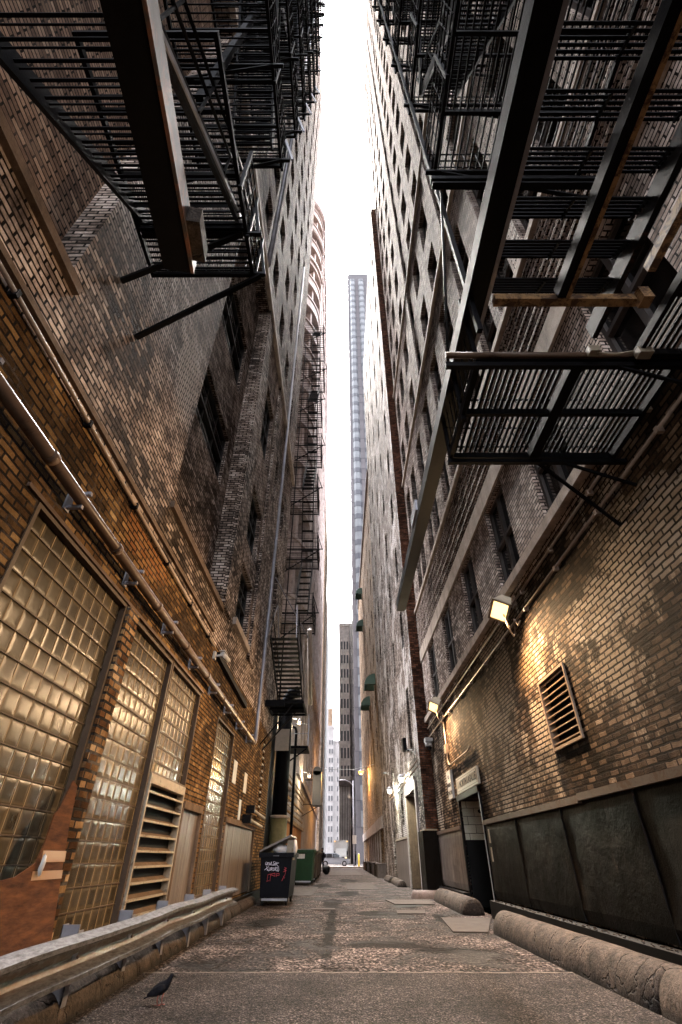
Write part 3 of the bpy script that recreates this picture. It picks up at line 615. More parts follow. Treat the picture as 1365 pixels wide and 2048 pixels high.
# small stickers by the door
for z0 in (1.32, .98): single('door_sticker', MB().box(Rw-.078, Rw-.07, 12.92, 13.02, z0, z0+.26), M['sign'], (Rw-.07, 12.97, z0), ('upper' if z0 > 1 else 'lower')+' tan strip label on the black sheet beside the doorway', 'label', 'labels beside the doorway')

def text_mesh(txt, size, name='lettering', mat=None, loc=(0, 0, 0), rot=(0, 0, 0), parent=None, sx=1.0, extr=.002, off=0):
    cu = bpy.data.curves.new(name, 'FONT'); cu.body = txt; cu.size = size; cu.extrude = extr; cu.align_x = 'CENTER'; cu.align_y = 'CENTER'; cu.offset = off
    to = bpy.data.objects.new('t', cu); COL.objects.link(to); dg = bpy.context.evaluated_depsgraph_get(); me = bpy.data.meshes.new_from_object(to.evaluated_get(dg))
    bpy.data.objects.remove(to); me.materials.clear(); me.materials.append(mat or M['ink'])
    o = bpy.data.objects.new(name, me); COL.objects.link(o); o.location = loc; o.rotation_euler = rot; o.scale = (sx, 1, 1)
    if parent: o.parent = parent; 
    return o
S = Thing('address_sign', (Rw-.05, 14.55, 2.53), 'cream sign reading 1 NORTH LASALLE above the doorway', 'sign')
S.part('board', MB().box(Rw-.06, Rw-.004, 13.28, 15.85, 2.53, 2.92), M['sign'])
S.part('border', MB().box(Rw-.064, Rw-.0605, 13.36, 15.77, 2.575, 2.583).box(Rw-.064, Rw-.0605, 13.36, 15.77, 2.867, 2.875).box(Rw-.064, Rw-.0605, 13.36, 13.375, 2.583, 2.867).box(Rw-.064, Rw-.0605, 15.755, 15.77, 2.583, 2.867), M['ink'])
text_mesh('1 NORTH LASALLE', .245, loc=(-.0135, .0, .195), rot=(R(90), 0, R(-90)), parent=S.r, sx=1.08, off=.004)
# hanging notice: two-faced folded board left of the sign
S = Thing('notice_board', (Rw-.1, 16.75, 2.45), 'small white printed notice board beside the address sign, under the lamp conduit', 'sign')
S.part('board', MB().box(Rw-.09, Rw-.01, 16.45, 17.05, 2.50, 3.25), M['white'])
for k, wd_ in enumerate(('NO', 'PARKING', 'TOW ZONE')): text_mesh(wd_, .15, loc=(.008, 0, .62-.21*k), rot=(R(90), 0, R(-90)), parent=S.r, sx=.85)
# right louvre
V = Thing('louvre_vent', (Rw, 7.8, 2.42), 'rectangular louvred vent with pale frame in the right brick wall', 'vent')
y0, y1, z0, z1 = lou
V.part('frame', MB().box(Rw-.03, Rw+.1, y0+.001, y0+.04, z0, z1).box(Rw-.03, Rw+.1, y1-.04, y1-.001, z0, z1).box(Rw-.03, Rw+.1, y0+.04, y1-.04, z1-.04, z1-.001).box(Rw-.03, Rw+.1, y0+.04, y1-.04, z0+.001, z0+.04), M['conduit'])
for k in range(10):
    z = z0+.09+k*.1
    V.part('slat', MB().box(Rw-.012, Rw+.006, y0+.04, y1-.04, z-.008, z+.008).face([(Rw+.006, y0+.04, z), (Rw+.006, y1-.04, z), (Rw+.09, y1-.04, z+.05), (Rw+.09, y0+.04, z+.05)]), M['conduit'])
V.part('backing', MB().box(Rw+.105, Rw+.115, y0+.01, y1-.01, z0+.01, z1-.01), M['ledge'])
# conduits on the right wall
for z, lb in ((5.08, 'upper of the two long pale conduits below the sill on the right wall'), (4.74, 'lower of the two long pale conduits on the near right wall')):
    T = Thing('wall_conduit', (Rw, 8, z), lb, 'conduit', 'conduits on the right wall')
    T.part('tube', MB().tube([(Rw-.05, -2, z), (Rw-.05, 19.9, z+.05)], .021, 8), M['conduit'])
    for k in range(13): T.part('clamp', MB().box(Rw-.08, Rw-.001, .5+k*1.5, .55+k*1.5, z-.035, z+.04), M['conduit'])
T = Thing('lamp_conduit', (Rw, 16.6, 3.3), 'short conduit dropping from the far floodlight and bending along the wall', 'conduit')
T.part('tube', MB().tube([(Rw-.05, 16.7, 4.7), (Rw-.05, 16.7, 3.55), (Rw-.05, 16.6, 3.42), (Rw-.05, 16.4, 3.38), (Rw-.05, 14.0, 3.36), (Rw-.05, 13.6, 3.42)], .022, 8), M['conduit']); T.part('junction_box', MB().box(Rw-.1, Rw-.001, 16.6, 16.8, 3.75, 4.0), M['conduit'])
def floodlight(y, z, lb, e):
    T = Thing('floodlight', (Rw, y, z), lb, 'floodlight', 'lit floodlights on the right wall')
    X = Rw-.30
    # hood: tapered box leaning to face down and out
    rot = Matrix.Rotation(R(-22), 4, 'X') @ Matrix.Rotation(R(30), 4, 'Y')
    def fn(q): return (rot @ q.to_4d()).to_3d()+Vector((X, y, z))
    hood = MB(); a, b, h_ = .17, .13, .2
    P = [Vector((-a, -.24, -.11)), Vector((a, -.24, -.11)), Vector((a, .24, -.11)), Vector((-a, .24, -.11)), Vector((-b*.5, -.15, h_)), Vector((b, -.15, h_)), Vector((b, .15, h_)), Vector((-b*.5, .15, h_))]
    P = [fn(q) for q in P]
    for f_ in ((4, 5, 6, 7), (0, 1, 5, 4), (1, 2, 6, 5), (2, 3, 7, 6), (3, 0, 4, 7)): hood.face([P[i] for i in f_])
    T.part('hood', hood, M['tanmetal'])
    rim = MB()
    for (x0, x1, yy0, yy1) in ((-.185, -.14, -.255, .255), (.14, .185, -.255, .255), (-.14, .14, -.255, -.215), (-.14, .14, .215, .255)): rim.box(x0, x1, yy0, yy1, -.135, -.10, fn)
    T.part('rim', rim, M['tanmetal'])
    T.part('lens', MB().box(-.14, .14, -.215, .215, -.112, -.108, fn), M['lampwarm'])
    T.part('arm', MB().tube([(X+.1, y, z+.12), (Rw-.03, y, z+.1)], .025, 6).box(Rw-.05, Rw-.001, y-.08, y+.08, z, z+.22), M['conduit'])
    T.part('cable', MB().tube([(X+.02, y, z-.12), (X+.06, y+.02, z-.4), (X+.16, y+.1, z-.55), (X+.28, y+.3, z-.42), (X+.30, y+.25, z-.2), (X+.2, y+.0, z-.25), (X+.22, y-.1, z-.42), (Rw-.04, y-.15, z-.33)], .016, 7), M['conduit'])
    ld = bpy.data.lights.new('flood_light', 'SPOT'); ld.energy = e; ld.color = (1, .66, .36); ld.spot_size = R(160); ld.spot_blend = .6; ld.shadow_soft_size = .12
    lo = bpy.data.objects.new('flood_light', ld); COL.objects.link(lo); lo.parent = T.r
    dirv = (rot @ Vector((0, 0, -1, 0))).to_3d(); lo.location = fn(Vector((0, 0, -.16)))-T.loc; lo.rotation_euler = (-dirv).to_track_quat('Z', 'Y').to_euler()
floodlight(8.55, 5.02, 'lit floodlight nearest the camera, above the louvred vent on the right wall', 130)
floodlight(16.55, 5.2, 'lit floodlight farther along the right wall, above the doorway sign', 110)
T = Thing('dome_camera', (Rw-.15, 19.3, 4.3), 'white dome camera in the corner by the red brick pier', 'camera')
T.part('housing', MB().box(Rw-.3, Rw-.01, 19.15, 19.5, 4.55, 4.68).tube([(Rw-.17, 19.33, 4.40), (Rw-.17, 19.33, 4.56)], .13, 12), M['white']); T.part('dome', MB().blob((Rw-.17, 19.33, 4.38), (.11, .11, .12)), M['glass'])

# ================================================================ BUILDINGS BEYOND, RIGHT
X2 = 3.0
B2 = Thing('brick_building', (X2+4, 30, 0), 'lumpy painted brick building with a dark red brick corner, on the right', 'building')
tall = (21.9, 25.2, 0, 3.3, .5); sd_ = (31.6, 32.7, 0, 2.3, .3); dd_ = (25.45, 31.2, .0, 1.75, .05)
ow = [(21.6, 22.5, 4.6, 7.3), (30.2, 31.0, 3.9, 5.3), (26.6, 27.4, 2.3, 3.6)]
up2 = [(c_-.42, c_+.42, z, z+1.9) for z in [9.2+3.7*k for k in range(12)] for c_ in (22.1, 26.3, 30.6, 35, 38.4)]
mb = MB(); wallx(mb, X2, -1, 20, 40, 0, 54, [tall, sd_, dd_]+ow+up2, .3); B2.part('wall', mb, M['lumpy'])
put_windows(B2, X2, -1, ow+up2, 'sash', .2)
B2.part('corner_pier', MB().face([(X2, 20, 1.8), (Rw-.001, 20, 1.8), (Rw-.001, 20, 54), (X2, 20, 54)]), M['redbrick'])
B2.part('core', MB().box(X2+.55, X2+10, 20.02, 40, 0, 54), M['stucco'])
B2.part('roof', MB().face([(X2, 20, 54), (X2+.55, 20, 54), (X2+.55, 40, 54), (X2, 40, 54)]), M['darkstone'])
B2.part('wall', MB().face([(X2, 40, 0), (X2, 40, 54), (X2+.6, 40, 54), (X2+.6, 40, 0)]), M['lumpy'])
B2.part('pier_cladding', MB().box(X2-.14, Rw-.06, 19.90, 19.998, 0, 1.82).box(X2-.141, X2-.001, 19.999, 21.1, 0, 1.82), M['panel'], label='black sheet metal round the corner base')
B2.part('pier_trim', MB().box(X2-.06, Rw-.06, 19.93, 19.999, 1.825, 1.87).box(X2-.06, X2-.001, 20.0, 21.1, 1.825, 1.87), M['tanmetal'])
B2.part('door_surround', MB().box(X2-.06, X2-.001, 21.55, 21.88, 0, 3.6).box(X2-.06, X2-.001, 25.22, 25.42, 0, 3.3).box(X2-.06, X2-.001, 21.88, 25.42, 3.3, 3.75), M['palestone'])
o = B2.part('garage_door', MB().box(X2+.42, X2+.46, 21.95, 25.15, .01, 3.28), M['panel2'])
B2.part('jamb', MB().face([(X2+.01, 25.193, .01), (X2+.42, 25.193, .01), (X2+.42, 25.193, 3.29), (X2+.01, 25.193, 3.29)]), M['stucco'])
B2.part('side_door', MB().box(X2+.22, X2+.26, 31.62, 32.68, .01, 2.28), M['frame'])
mb = MB(); k = 25.5
while k < 31.1: mb.box(X2-.02, X2+.03, k, min(k+.93, 31.18), .02, 1.72); k += .95
B2.part('metal_sheet', mb, M['panel2'])
B2.part('trim', MB().box(X2-.05, X2-.001, 25.45, 31.2, 1.755, 1.83), M['tanmetal'])
for z in (3.78, 3.98): single('wall_conduit', MB().tube([(X2-.06, 20.3, z+.1), (X2-.06, 33, z)], .03, 6), M['conduit'], (X2, 20.3, z), ('upper' if z > 3.9 else 'lower')+' conduit running above the tall doorway in the painted brick wall', 'conduit', 'conduits over the tall doorway')
bullet_camera((X2-.2, 20.8, 4.5), (-.5, -.8, -.1), 'white camera on the painted brick wall beside the red brick corner')
bullet_camera((X2-.2, 33.2, 5.3), (-.5, -.8, -.1), 'small white camera farther along, above the orange lit wall')
single('wall_box', MB().box(X2-.16, X2-.001, 23.6, 24.1, 5.0, 5.5), M['black'], (X2, 23.6, 5), 'small black box on the painted wall over the tall doorway', 'box')
def wall_lamp(X, y, z, lb, mat, e, col, arm=.4, grp='lit lamps over the doors', s=.14):
    T = Thing('wall_lamp', (X, y, z), lb, 'lamp', grp)
    T.part('shade', MB().tube([(X, y, z+.02), (X, y, z+.12), (X, y, z+.16)], [s*1.15, s*1.0, s*.4], 12), M['steel'])
    T.part('globe', MB().blob((X, y, z-.03), (s*.85, s*.85, s*.7)), mat)
    T.part('arm', MB().tube([(X, y, z+.14), (X+arm*.6, y, z+.2), (X+arm, y, z+.1)], .02, 6), M['steel'])
    ld = bpy.data.lights.new('lamp_light', 'POINT'); ld.energy = e; ld.color = col; ld.shadow_soft_size = .12; lo = bpy.data.objects.new('lamp_light', ld); COL.objects.link(lo); lo.parent = T.r; lo.location = (0, 0, -.2)
wall_lamp(X2-.35, 23.6, 3.85, 'pale lit lamp over the tall doorway, the nearer of two', M['lampcool'], 22, (.95, 1, .8), .34)
wall_lamp(X2-.35, 29.6, 4.0, 'pale lit lamp farther from the tall doorway', M['lampcool'], 26, (.95, 1, .8), .34)
B3 = Thing('brick_building', (X2+4, 58, 0), 'lower ochre brick building with green awnings at the far right end', 'building')
up3 = [(c_-.5, c_+.5, z, z+2.0) for z in [8+3.6*k for k in range(7)] for c_ in (43, 47.5, 52, 56.5, 61, 65.5, 70, 74)]
gd = [(y, y+1.5, .0, 2.7, .3) for y in (41.5, 44, 47, 50, 53, 56.5, 60, 64, 68, 72)]
sm = [(y, y+.5, 4.2, 6.2) for y in (46, 49, 52)]
mb = MB(); wallx(mb, X2+.02, -1, 40, 76, 0, 36, up3+gd+sm, .3); B3.part('wall', mb, M['farbrick'])
put_windows(B3, X2+.02, -1, up3+sm, 'sash', .2)
for (a, b, c_, d_, e_) in gd: B3.part('door', MB().box(X2+.25, X2+.29, a+.02, b-.02, .02, 2.68), M['frame'])
B3.part('lintel_course', MB().box(X2-.10, X2+.018, 40.2, 76, 2.75, 3.5), M['palestone'])
for y in (43.3, 46.2, 49.2, 52.2, 55.4, 58.9, 62.7, 66.7): B3.part('post', MB().box(X2-.08, X2+.018, y, y+.3, 0, 2.75), M['palestone'])
B3.part('core', MB().box(X2+.4, X2+12, 40.02, 76, 0, 36), M['stucco']); B3.part('roof', MB().box(X2-.12, X2+.42, 40, 76, 36.0, 36.5), M['darkstone'])
B3.part('wall', MB().face([(X2+.02, 76, 0), (X2+.02, 76, 36), (X2+.5, 76, 36), (X2+.5, 76, 0)]), M['farbrick'])
for i, (y, z) in enumerate(((41.8, 13.2), (50.5, 13.6), (60, 31), (60, 26.2))):
    T = Thing('awning', (X2, y, z), ['green barrel awning nearest along the ochre brick wall', 'green barrel awning second along the ochre wall, over the amber lamp', 'small green awning highest on the ochre building', 'small green awning just below the highest one'][i], 'awning', 'green awnings on the ochre building')
    mb = MB(); n = 6; r_ = .95; w_ = 1.9; pts = [(r_*math.sin(R(90*k/n)), r_*math.cos(R(90*k/n))) for k in range(n+1)]
    for k in range(n): mb.face([(X2-pts[k][0], y, z+pts[k][1]), (X2-pts[k+1][0], y, z+pts[k+1][1]), (X2-pts[k+1][0], y+w_, z+pts[k+1][1]), (X2-pts[k][0], y+w_, z+pts[k][1])])
    for yy in (y, y+w_): mb.face([(X2, yy, z)]+[(X2-a, yy, z+b) for a, b in pts])
    mb.box(X2-r_, X2-r_-.02, y, y+w_, z-.3, z)
    T.part('canopy', mb, M['awning']); T.part('frame', MB().bar((X2, y+.02, z), (X2-r_, y+.02, z), .04).bar((X2, y+w_-.02, z), (X2-r_, y+w_-.02, z), .04).bar((X2-r_, y, z), (X2-r_, y+w_, z), .04), M['black'])
wall_lamp(2.15, 58, 8.6, 'glowing amber street lamp on an arm from the ochre brick wall', M['lampamber'], 420, (1, .52, .16), .72, None, .3)
# low concrete blocks along the right
for i, y in enumerate((38.5, 41.5, 44.8, 48.5, 52.5, 57, 62)):
    single('concrete_block', MB().box(2.38, 2.94, y, y+1.0, .001, .68).box(2.32, 2.96, y-.06, y+1.06, .681, .76), M['concrete'] if i % 2 else M['darkstone'], (2.55, y, 0), 'knee high concrete block, %s from the near end of the row of seven' % ['first', 'second', 'third', 'fourth', 'fifth', 'sixth', 'seventh'][i], 'block', 'concrete blocks along the right wall')

# ================================================================ TOWER AND FAR CITY
T = Thing('tower', (12, 130, 0), 'very tall pale skyscraper with columns of bay windows, closing the view above the alley', 'skyscraper')
FP = [(2.7, 98), (26, 98), (26, 178), (.85, 178)]; H = 196
mb = MB()
for i in range(4):
    a, b = FP[i], FP[(i+1) % 4]; mb.face([(a[0], a[1], 0), (b[0], b[1], 0), (b[0], b[1], H), (a[0], a[1], H)])
mb.face([(x, y, H) for x, y in FP]); T.part('shaft', mb, M['towerstone'])
nf = 47; fh = 3.95; z00 = H-5-nf*fh
def bay_mesh(w_, h_):
    g_ = MB(); d = .55; z0, z1 = .0, h_*.60
    P = [(-w_/2, 0), (-w_/4, -d), (w_/4, -d), (w_/2, 0)]
    for k in range(3): g_.face([(P[k][0], P[k][1], z0), (P[k+1][0], P[k+1][1], z0), (P[k+1][0], P[k+1][1], z1), (P[k][0], P[k][1], z1)])
    s_ = MB(); e = .07; Q = [(-w_/2-e, 0), (-w_/4-e*.5, -d-e), (w_/4+e*.5, -d-e), (w_/2+e, 0)]; z0, z1 = h_*.60, h_*.98
    for k in range(3): s_.face([(Q[k][0], Q[k][1], z0), (Q[k+1][0], Q[k+1][1], z0), (Q[k+1][0], Q[k+1][1], z1), (Q[k][0], Q[k][1], z1)])
    s_.face([(q[0], q[1], z0) for q in Q]); s_.face([(q[0], q[1], z1) for q in Q][::-1])
    return g_.mesh('bay_window', M['towerglass']), s_.mesh('spandrel', M['bluegrey'])
bm = bay_mesh(2.1, fh)
for col_, cx in enumerate((4.55, 8.0)):
    for k in range(nf):
        if col_ and k < 16: continue
        a = bpy.data.objects.new('bay_window', bm[0]); b = bpy.data.objects.new('spandrel', bm[1]); COL.objects.link(a); COL.objects.link(b)
        a.parent = T.r; b.parent = a; a.location = Vector((cx, 97.98, z00+k*fh))-T.loc
mb = MB(); d = Vector((FP[3][0]-FP[0][0], FP[3][1]-FP[0][1], 0)); Ld = d.length; d.normalize(); nrm = Vector((-d.y, d.x, 0))
if nrm.x > 0: nrm = -nrm
for k in range(nf):
    for j in range(14):
        c0 = Vector((FP[0][0], FP[0][1], z00+k*fh+.6)) + d*(3+j*5.4) + nrm*.03
        mb.face([c0, c0+d*2.2, c0+d*2.2+Vector((0, 0, 1.9)), c0+Vector((0, 0, 1.9))])
T.part('window', mb, M['glass'], kind='stuff')
mb = MB()
for k in range(nf): mb.box(2.72, 26, 97.93, 97.985, z00+k*fh-.06, z00+k*fh+.02)
T.part('floor_joint', mb, M['bluegrey'])
T.part('podium', MB().box(2.6, 26, 97.95, 98, 0, 7), M['towerstone'])

def plain_building(lb, x0, x1, y0, y1, h_, mat, face_x=None, out=1, rows=None, cols=None, front=None, ww=1.2, wh=1.9, cornice=None):
    B = Thing('stone_building', ((x0+x1)/2, (y0+y1)/2, 0), lb, 'building')
    B.part('wall', MB().box(x0, x1, y0, y1, 0, h_), mat)
    n = 0
    if front:   # windows on the face turned to the camera
        z0, dz, nr, xs = front; gm = MB().box(-ww/2, ww/2, -.04, .0, 0, wh).mesh('window', M['towerglass'])
        fmn = MB().box(-ww/2-.1, ww/2+.1, -.12, -.001, -.22, -.02).mesh('sill', mat)
        for k in range(nr):
            for x in xs:
                if n >= 100: break
                a = bpy.data.objects.new('window', gm); b = bpy.data.objects.new('sill', fmn); COL.objects.link(a); COL.objects.link(b); a.parent = B.r; b.parent = a; a.location = Vector((x, y0, z0+k*dz))-B.loc; n += 1
    if cornice: B.part('cornice', MB().box(x0-cornice, x1+cornice, y0-cornice, y1+cornice, h_+.01, h_+.9), mat)
    return B
plain_building('white tower with round gable window far down the street', -7.5, -3.3, 232, 250, 49, M['whitestone'], front=(6, 3.6, 11, (-6.3, -5.0, -3.9)), ww=.75, wh=1.9, cornice=.25).part('roof', MB().box(-7.2, -3.9, 234, 248, 49.95, 58), M['farbrick'])
plain_building('lower white wing right of the white tower far down the street', -3.28, -.9, 233, 250, 43, M['whitestone'], front=(6, 3.6, 9, (-1.4,)), ww=.5, wh=1.9, cornice=.2)
B5 = plain_building('narrow pale stone building with dark fluted base across the street', -.45, 2.3, 122, 150, 52, stone('bright_limestone', (.62, .56, .52), var=.5, scale=.9, streaks=.3), front=(16, 3.7, 9, (.2, .95, 1.7)), ww=.45, wh=2.2, cornice=.2)
for k in range(7): B5.part('pilaster', MB().box(-.1+k*.36, .06+k*.36, 121.6, 121.99, 0, 14), M['darkstone'])
B5.part('entablature', MB().box(-.5, 2.35, 121.3, 121.995, 14.01, 15.2), M['darkstone'])
def long_side(lb, name, X, y0, y1, h_, mat, bays=6, grp=None, skew=0.0, fl=3.9, z0=6.0, ww=1.3, wh=2.2, depth_=10):
    B = Thing(name, (X-depth_/2, (y0+y1)/2, 0), lb, 'building', grp)
    def tx(y): return X-(y-y0)*skew
    ys = [y0+(y1-y0)*(k+.5)/bays for k in range(bays)]; ops = [(y-ww/2, y+ww/2, z0+fl*k, z0+fl*k+wh) for k in range(int((h_-z0)//fl)) for y in ys]
    mb = MB(); wallx(mb, 0, 1, y0, y1, 0, h_, ops, .35)
    mb.v = [(tx(q[1])+q[0], q[1], q[2]) for q in mb.v]; B.part('wall', mb, mat)
    c0 = MB(); c0.v = []; c0.box(-depth_, -.45, y0+.05, y1, 0, h_); c0.v = [(tx(q[1])+q[0], q[1], q[2]) for q in c0.v]; B.part('core', c0, M['darkstone'])
    c0 = MB().face([(0, y0, 0), (-depth_, y0, 0), (-depth_, y0, h_), (0, y0, h_)]); c0.v = [(tx(q[1])+q[0], q[1], q[2]) for q in c0.v]; B.part('end_wall', c0, mat)
    ops = sorted(ops, key=lambda o: o[2]); gm = MB().box(-.33, -.31, -ww/2+.02, ww/2-.02, .02, wh-.02).mesh('window', M['glass'])
    for o in ops[:100]:
        a = bpy.data.objects.new('window', gm); COL.objects.link(a); a.parent = B.r; yc = (o[0]+o[1])/2; a.location = Vector((tx(yc), yc, o[2]))-B.loc
    if ops[100:]:
        mb = MB()
        for o in ops[100:]: yc = (o[0]+o[1])/2; mb.box(tx(yc)-.33, tx(yc)-.31, o[0]+.02, o[1]-.02, o[2]+.02, o[3]-.02)
        B.part('window', mb, M['glass'], kind='stuff')
    return B, tx
# left far building with a rounded corner
B6, tx6 = long_side('ornate pale stone building with rounded corner and bracketed cornice on the left', 'stone_building', -2.75, 32.5, 76, 79.5, M['palestone'], bays=11, skew=.0125, ww=1.6)
for z, h_, o_ in ((79.5, 1.2, .38), (70, .5, .22), (54, .4, .18), (34, .4, .18), (14.5, .6, .35), (5.2, .4, .18)):
    mb = MB(); mb.box(.002, o_, 32.5, 76, z, z+h_)
    for k in range(60 if h_ > .45 else 0): mb.box(.002, o_*.8, 32.7+k*.72, 33.05+k*.72, z-.35, z-.002)
    mb.v = [(tx6(q[1])+q[0], q[1], q[2]) for q in mb.v]; B6.part('cornice', mb, M['roundstone'])
mb = MB()
for k in range(12): y = 32.55+k*3.95; mb.box(.002, .16, y, y+.55, 5.6, 79.4)
mb.v = [(tx6(q[1])+q[0], q[1], q[2]) for q in mb.v]; B6.part('pilaster', mb, M['roundstone'])
cxr, cyr, rr = -2.75-4.9, 32.5, 4.9
def ring(mb, r0, r1, z0, z1, a0=-112, a1=0, n=22):
    for k in range(n):
        A, B = R(a0+(a1-a0)*k/n), R(a0+(a1-a0)*(k+1)/n)
        p = lambda r_, a, z: (cxr+r_*math.cos(a), cyr+r_*math.sin(a), z)
        mb.face([p(r1, A, z0), p(r1, B, z0), p(r1, B, z1), p(r1, A, z1)]); mb.face([p(r0, A, z0), p(r0, B, z0), p(r1, B, z0), p(r1, A, z0)][::-1]); mb.face([p(r0, A, z1), p(r0, B, z1), p(r1, B, z1), p(r1, A, z1)])
    return mb
gm = ring(MB(), rr-.92, rr-.9, 0, 79.5); B6.part('glazing', gm, M['glass'])
for k in range(16):
    z = 2.0+k*4.8
    B6.part('spandrel', ring(ring(ring(MB(), rr-.9, rr-.02, z+2.5, z+4.1), rr-.9, rr+.14, z+4.1, z+4.35), rr-.9, rr+.1, z+2.3, z+2.5), M['roundstone'])
mb = MB()
for j in range(5):
    a = R(-108+j*27)
    c_, s_ = math.cos(a), math.sin(a)
    def fn(q, c_=c_, s_=s_): return Vector((cxr+(rr-.28+q.x)*c_-q.y*s_, cyr+(rr-.28+q.x)*s_+q.y*c_, q.z))
    mb.box(-.6, .10, -.16, .16, 0, 79.4, fn)
B6.part('column', mb, M['roundstone'])
for za, zb, ro in ((79.5, 80.6, .45), (71, 71.5, .35), (63, 63.4, .25)):
    mb = ring(MB(), rr-.6, rr+ro, za, zb)
    for j in range(44 if za > 70 else 0):
        a = R(-111+j*2.52); c_, s_ = math.cos(a), math.sin(a)
        def fn(q, c_=c_, s_=s_): return Vector((cxr+(rr+q.x)*c_-q.y*s_, cyr+(rr+q.x)*s_+q.y*c_, q.z))
        mb.box(.0, ro*.82, -.06, .06, za-.42, za+.01, fn)
    B6.part('cornice', mb, M['roundstone'])
long_side('tall brown stone building across the street on the left', 'stone_building', -3.9, 99.5, 132, 80, M['farbrick'], bays=8, skew=.012, ww=1.4)
long_side('plain pinkish building far beyond the street on the left', 'stone_building', -4.8, 150, 215, 74, M['towerstone'], bays=12, skew=.01, ww=1.4)
# stuff low on the left beyond the near building
T = Thing('exhaust_duct', (-2.45, 21.6, 0), 'tall black exhaust duct with an olive drum at its foot, beside the tan wall', 'duct')
T.part('drum', MB().tube([(-2.42, 21.8, 0), (-2.42, 21.8, 2.35)], .33, 18), metal('olive_drum', (.10, .085, .04), rough=.5)); T.part('stack', MB().tube([(-2.42, 21.8, 2.36), (-2.42, 21.8, 6.3)], .30, 18), M['black'])
T.part('band', MB().tube([(-2.42, 21.8, 2.28), (-2.42, 21.8, 2.38)], .36, 18), M['conduit']); T.part('casing', MB().box(-3.3, -2.75, 20.3, 22.4, 0, 6.4), M['black']); T.part('cowl', MB().tube([(-2.42, 21.8, 6.3), (-2.42, 21.8, 6.6), (-2.2, 21.7, 6.95), (-1.9, 21.6, 7.0)], .25, 14), M['black'])
single('tilted_sign', MB().box(-2.66, -2.10, 20.75, 20.78, 4.5, 5.3), M['sign'], (-2.4, 20.8, 4.5), 'weathered cream sign plate on the black duct', 'sign')
T = Thing('lean_to', (-2.9, 29, 0), 'low orange brown shed wall behind the dumpsters, under the row of pipes', 'shed')
T.part('wall', MB().box(-2.88, -2.66, 23.2, 38, 0, 2.45), M['orangewall']); T.part('post', MB().box(-2.7, -2.5, 22.6, 22.85, 0, 3.1), M['tanmetal']); T.part('fascia', MB().box(-2.70, -2.50, 22.9, 38, 2.46, 2.62), M['rustglowiron'])
for i, (z, r_) in enumerate(((2.85, .05), (3.1, .04), (3.35, .06), (3.75, .035), (3.98, .05), (4.2, .035))):
    single('service_pipe', MB().tube([(-2.5+.02*i, 22.9, z-.05), (-2.5+.02*i, 36, z)], r_, 8), M['rustglowiron'] if i % 2 == 0 else M['conduit'], (-2.5, 22.9, z), 'service pipe, %s from the bottom of the rusty bundle over the shed' % ['lowest', 'second', 'third', 'fourth', 'fifth', 'topmost, sixth'][i], 'pipe', 'pipes over the shed')
wall_lamp(-1.98, 24, 6.25, 'small warm wall lamp under the far fire stair', M['lampwarm'], 18, (1, .8, .5), -.7, 'small lamps on the far left wall', .09)
wall_lamp(-2.15, 36, 5.5, 'small warm wall lamp beside the blue grey box sign', M['lampwarm'], 22, (1, .8, .5), -.6, 'small lamps on the far left wall', .10)
T = Thing('box_sign', (-1.7, 39, 4), 'blue grey blank box sign projecting from the left wall', 'sign')
T.part('box', MB().box(-2.02, -1.42, 38.4, 39.9, 4.0, 6.1).tube([(-1.72, 38.4, 6.1), (-1.72, 39.9, 6.1)], .29, 14), M['bluegrey']); T.part('arm', MB().bar((-2.9, 39, 5.6), (-2.0, 39, 5.6), .06).bar((-2.9, 39, 3.3), (-1.6, 39, 3.98), .04).bar((-2.9, 39, 4.1), (-2.0, 39, 4.1), .05), M['black'])
single('overhead_wire', MB().tube([(-2.9, 46, 7.5), (-1, 46, 7.25), (1, 46, 7.2), (2.88, 46, 7.6)], .018, 5), M['white'], (0, 46, 7.2), 'thin pale wire strung across the alley', 'wire')

# ================================================================ FIRE ESCAPES
def platform_mb(x0, x1, y0, y1, z, sp=.058, sw=.018, along='y', joists=3):
    fr = MB(); gr = MB(); t = .045
    fr.box(x0, x0+t, y0, y1, z-.09, z); fr.box(x1-t, x1, y0, y1, z-.09, z)
    for k in range(joists+1):
        y = y0+(y1-y0-t)*k/joists; fr.box(x0+t, x1-t, y, y+t, z-.085, z-.001)
    if along == 'y':
        x = x0+t+.02
        while x < x1-t-.02: gr.box(x, x+sw, y0+t, y1-t, z+.001, z+.025); x += sp
    else:
        y = y0+t+.02
        while y < y1-t-.02: gr.box(x0+t, x1-t, y, y+sw, z+.001, z+.025); y += sp
    return fr, gr
def railing_mb(x0, x1, y0, y1, z, open_side, h_=1.0, sp=.16, ends=(True, True)):
    r = MB()
    X = x1 if open_side > 0 else x0
    for zz in (.12, .45, .72, h_): r.bar((X, y0, z+zz), (X, y1, z+zz), .02)
    y = y0
    while y <= y1+.001: r.bar((X, y, z), (X, y, z+h_), .012); y += sp
    for e, yy in zip(ends, (y0, y1)):
        if not e: continue
        for zz in (.12, .45, .72, h_): r.bar((x0, yy, z+zz), (x1, yy, z+zz), .019)
        x = x0
        while x <= x1+.001: r.bar((x, yy, z), (x, yy, z+h_), .012); x += sp
    for yy in (y0, (y0+y1)/2, y1): r.bar((X, yy, z-.15), (X, yy, z+h_+.05), .045)
    return r
def bracket_mb(wx, ox, y, z):
    b = MB(); b.bar((wx, y, z-.12), (ox, y, z-.12), .05, .07); b.bar((wx, y, z-1.15), (ox+(wx-ox)*.1, y, z-.14), .045)
    return b
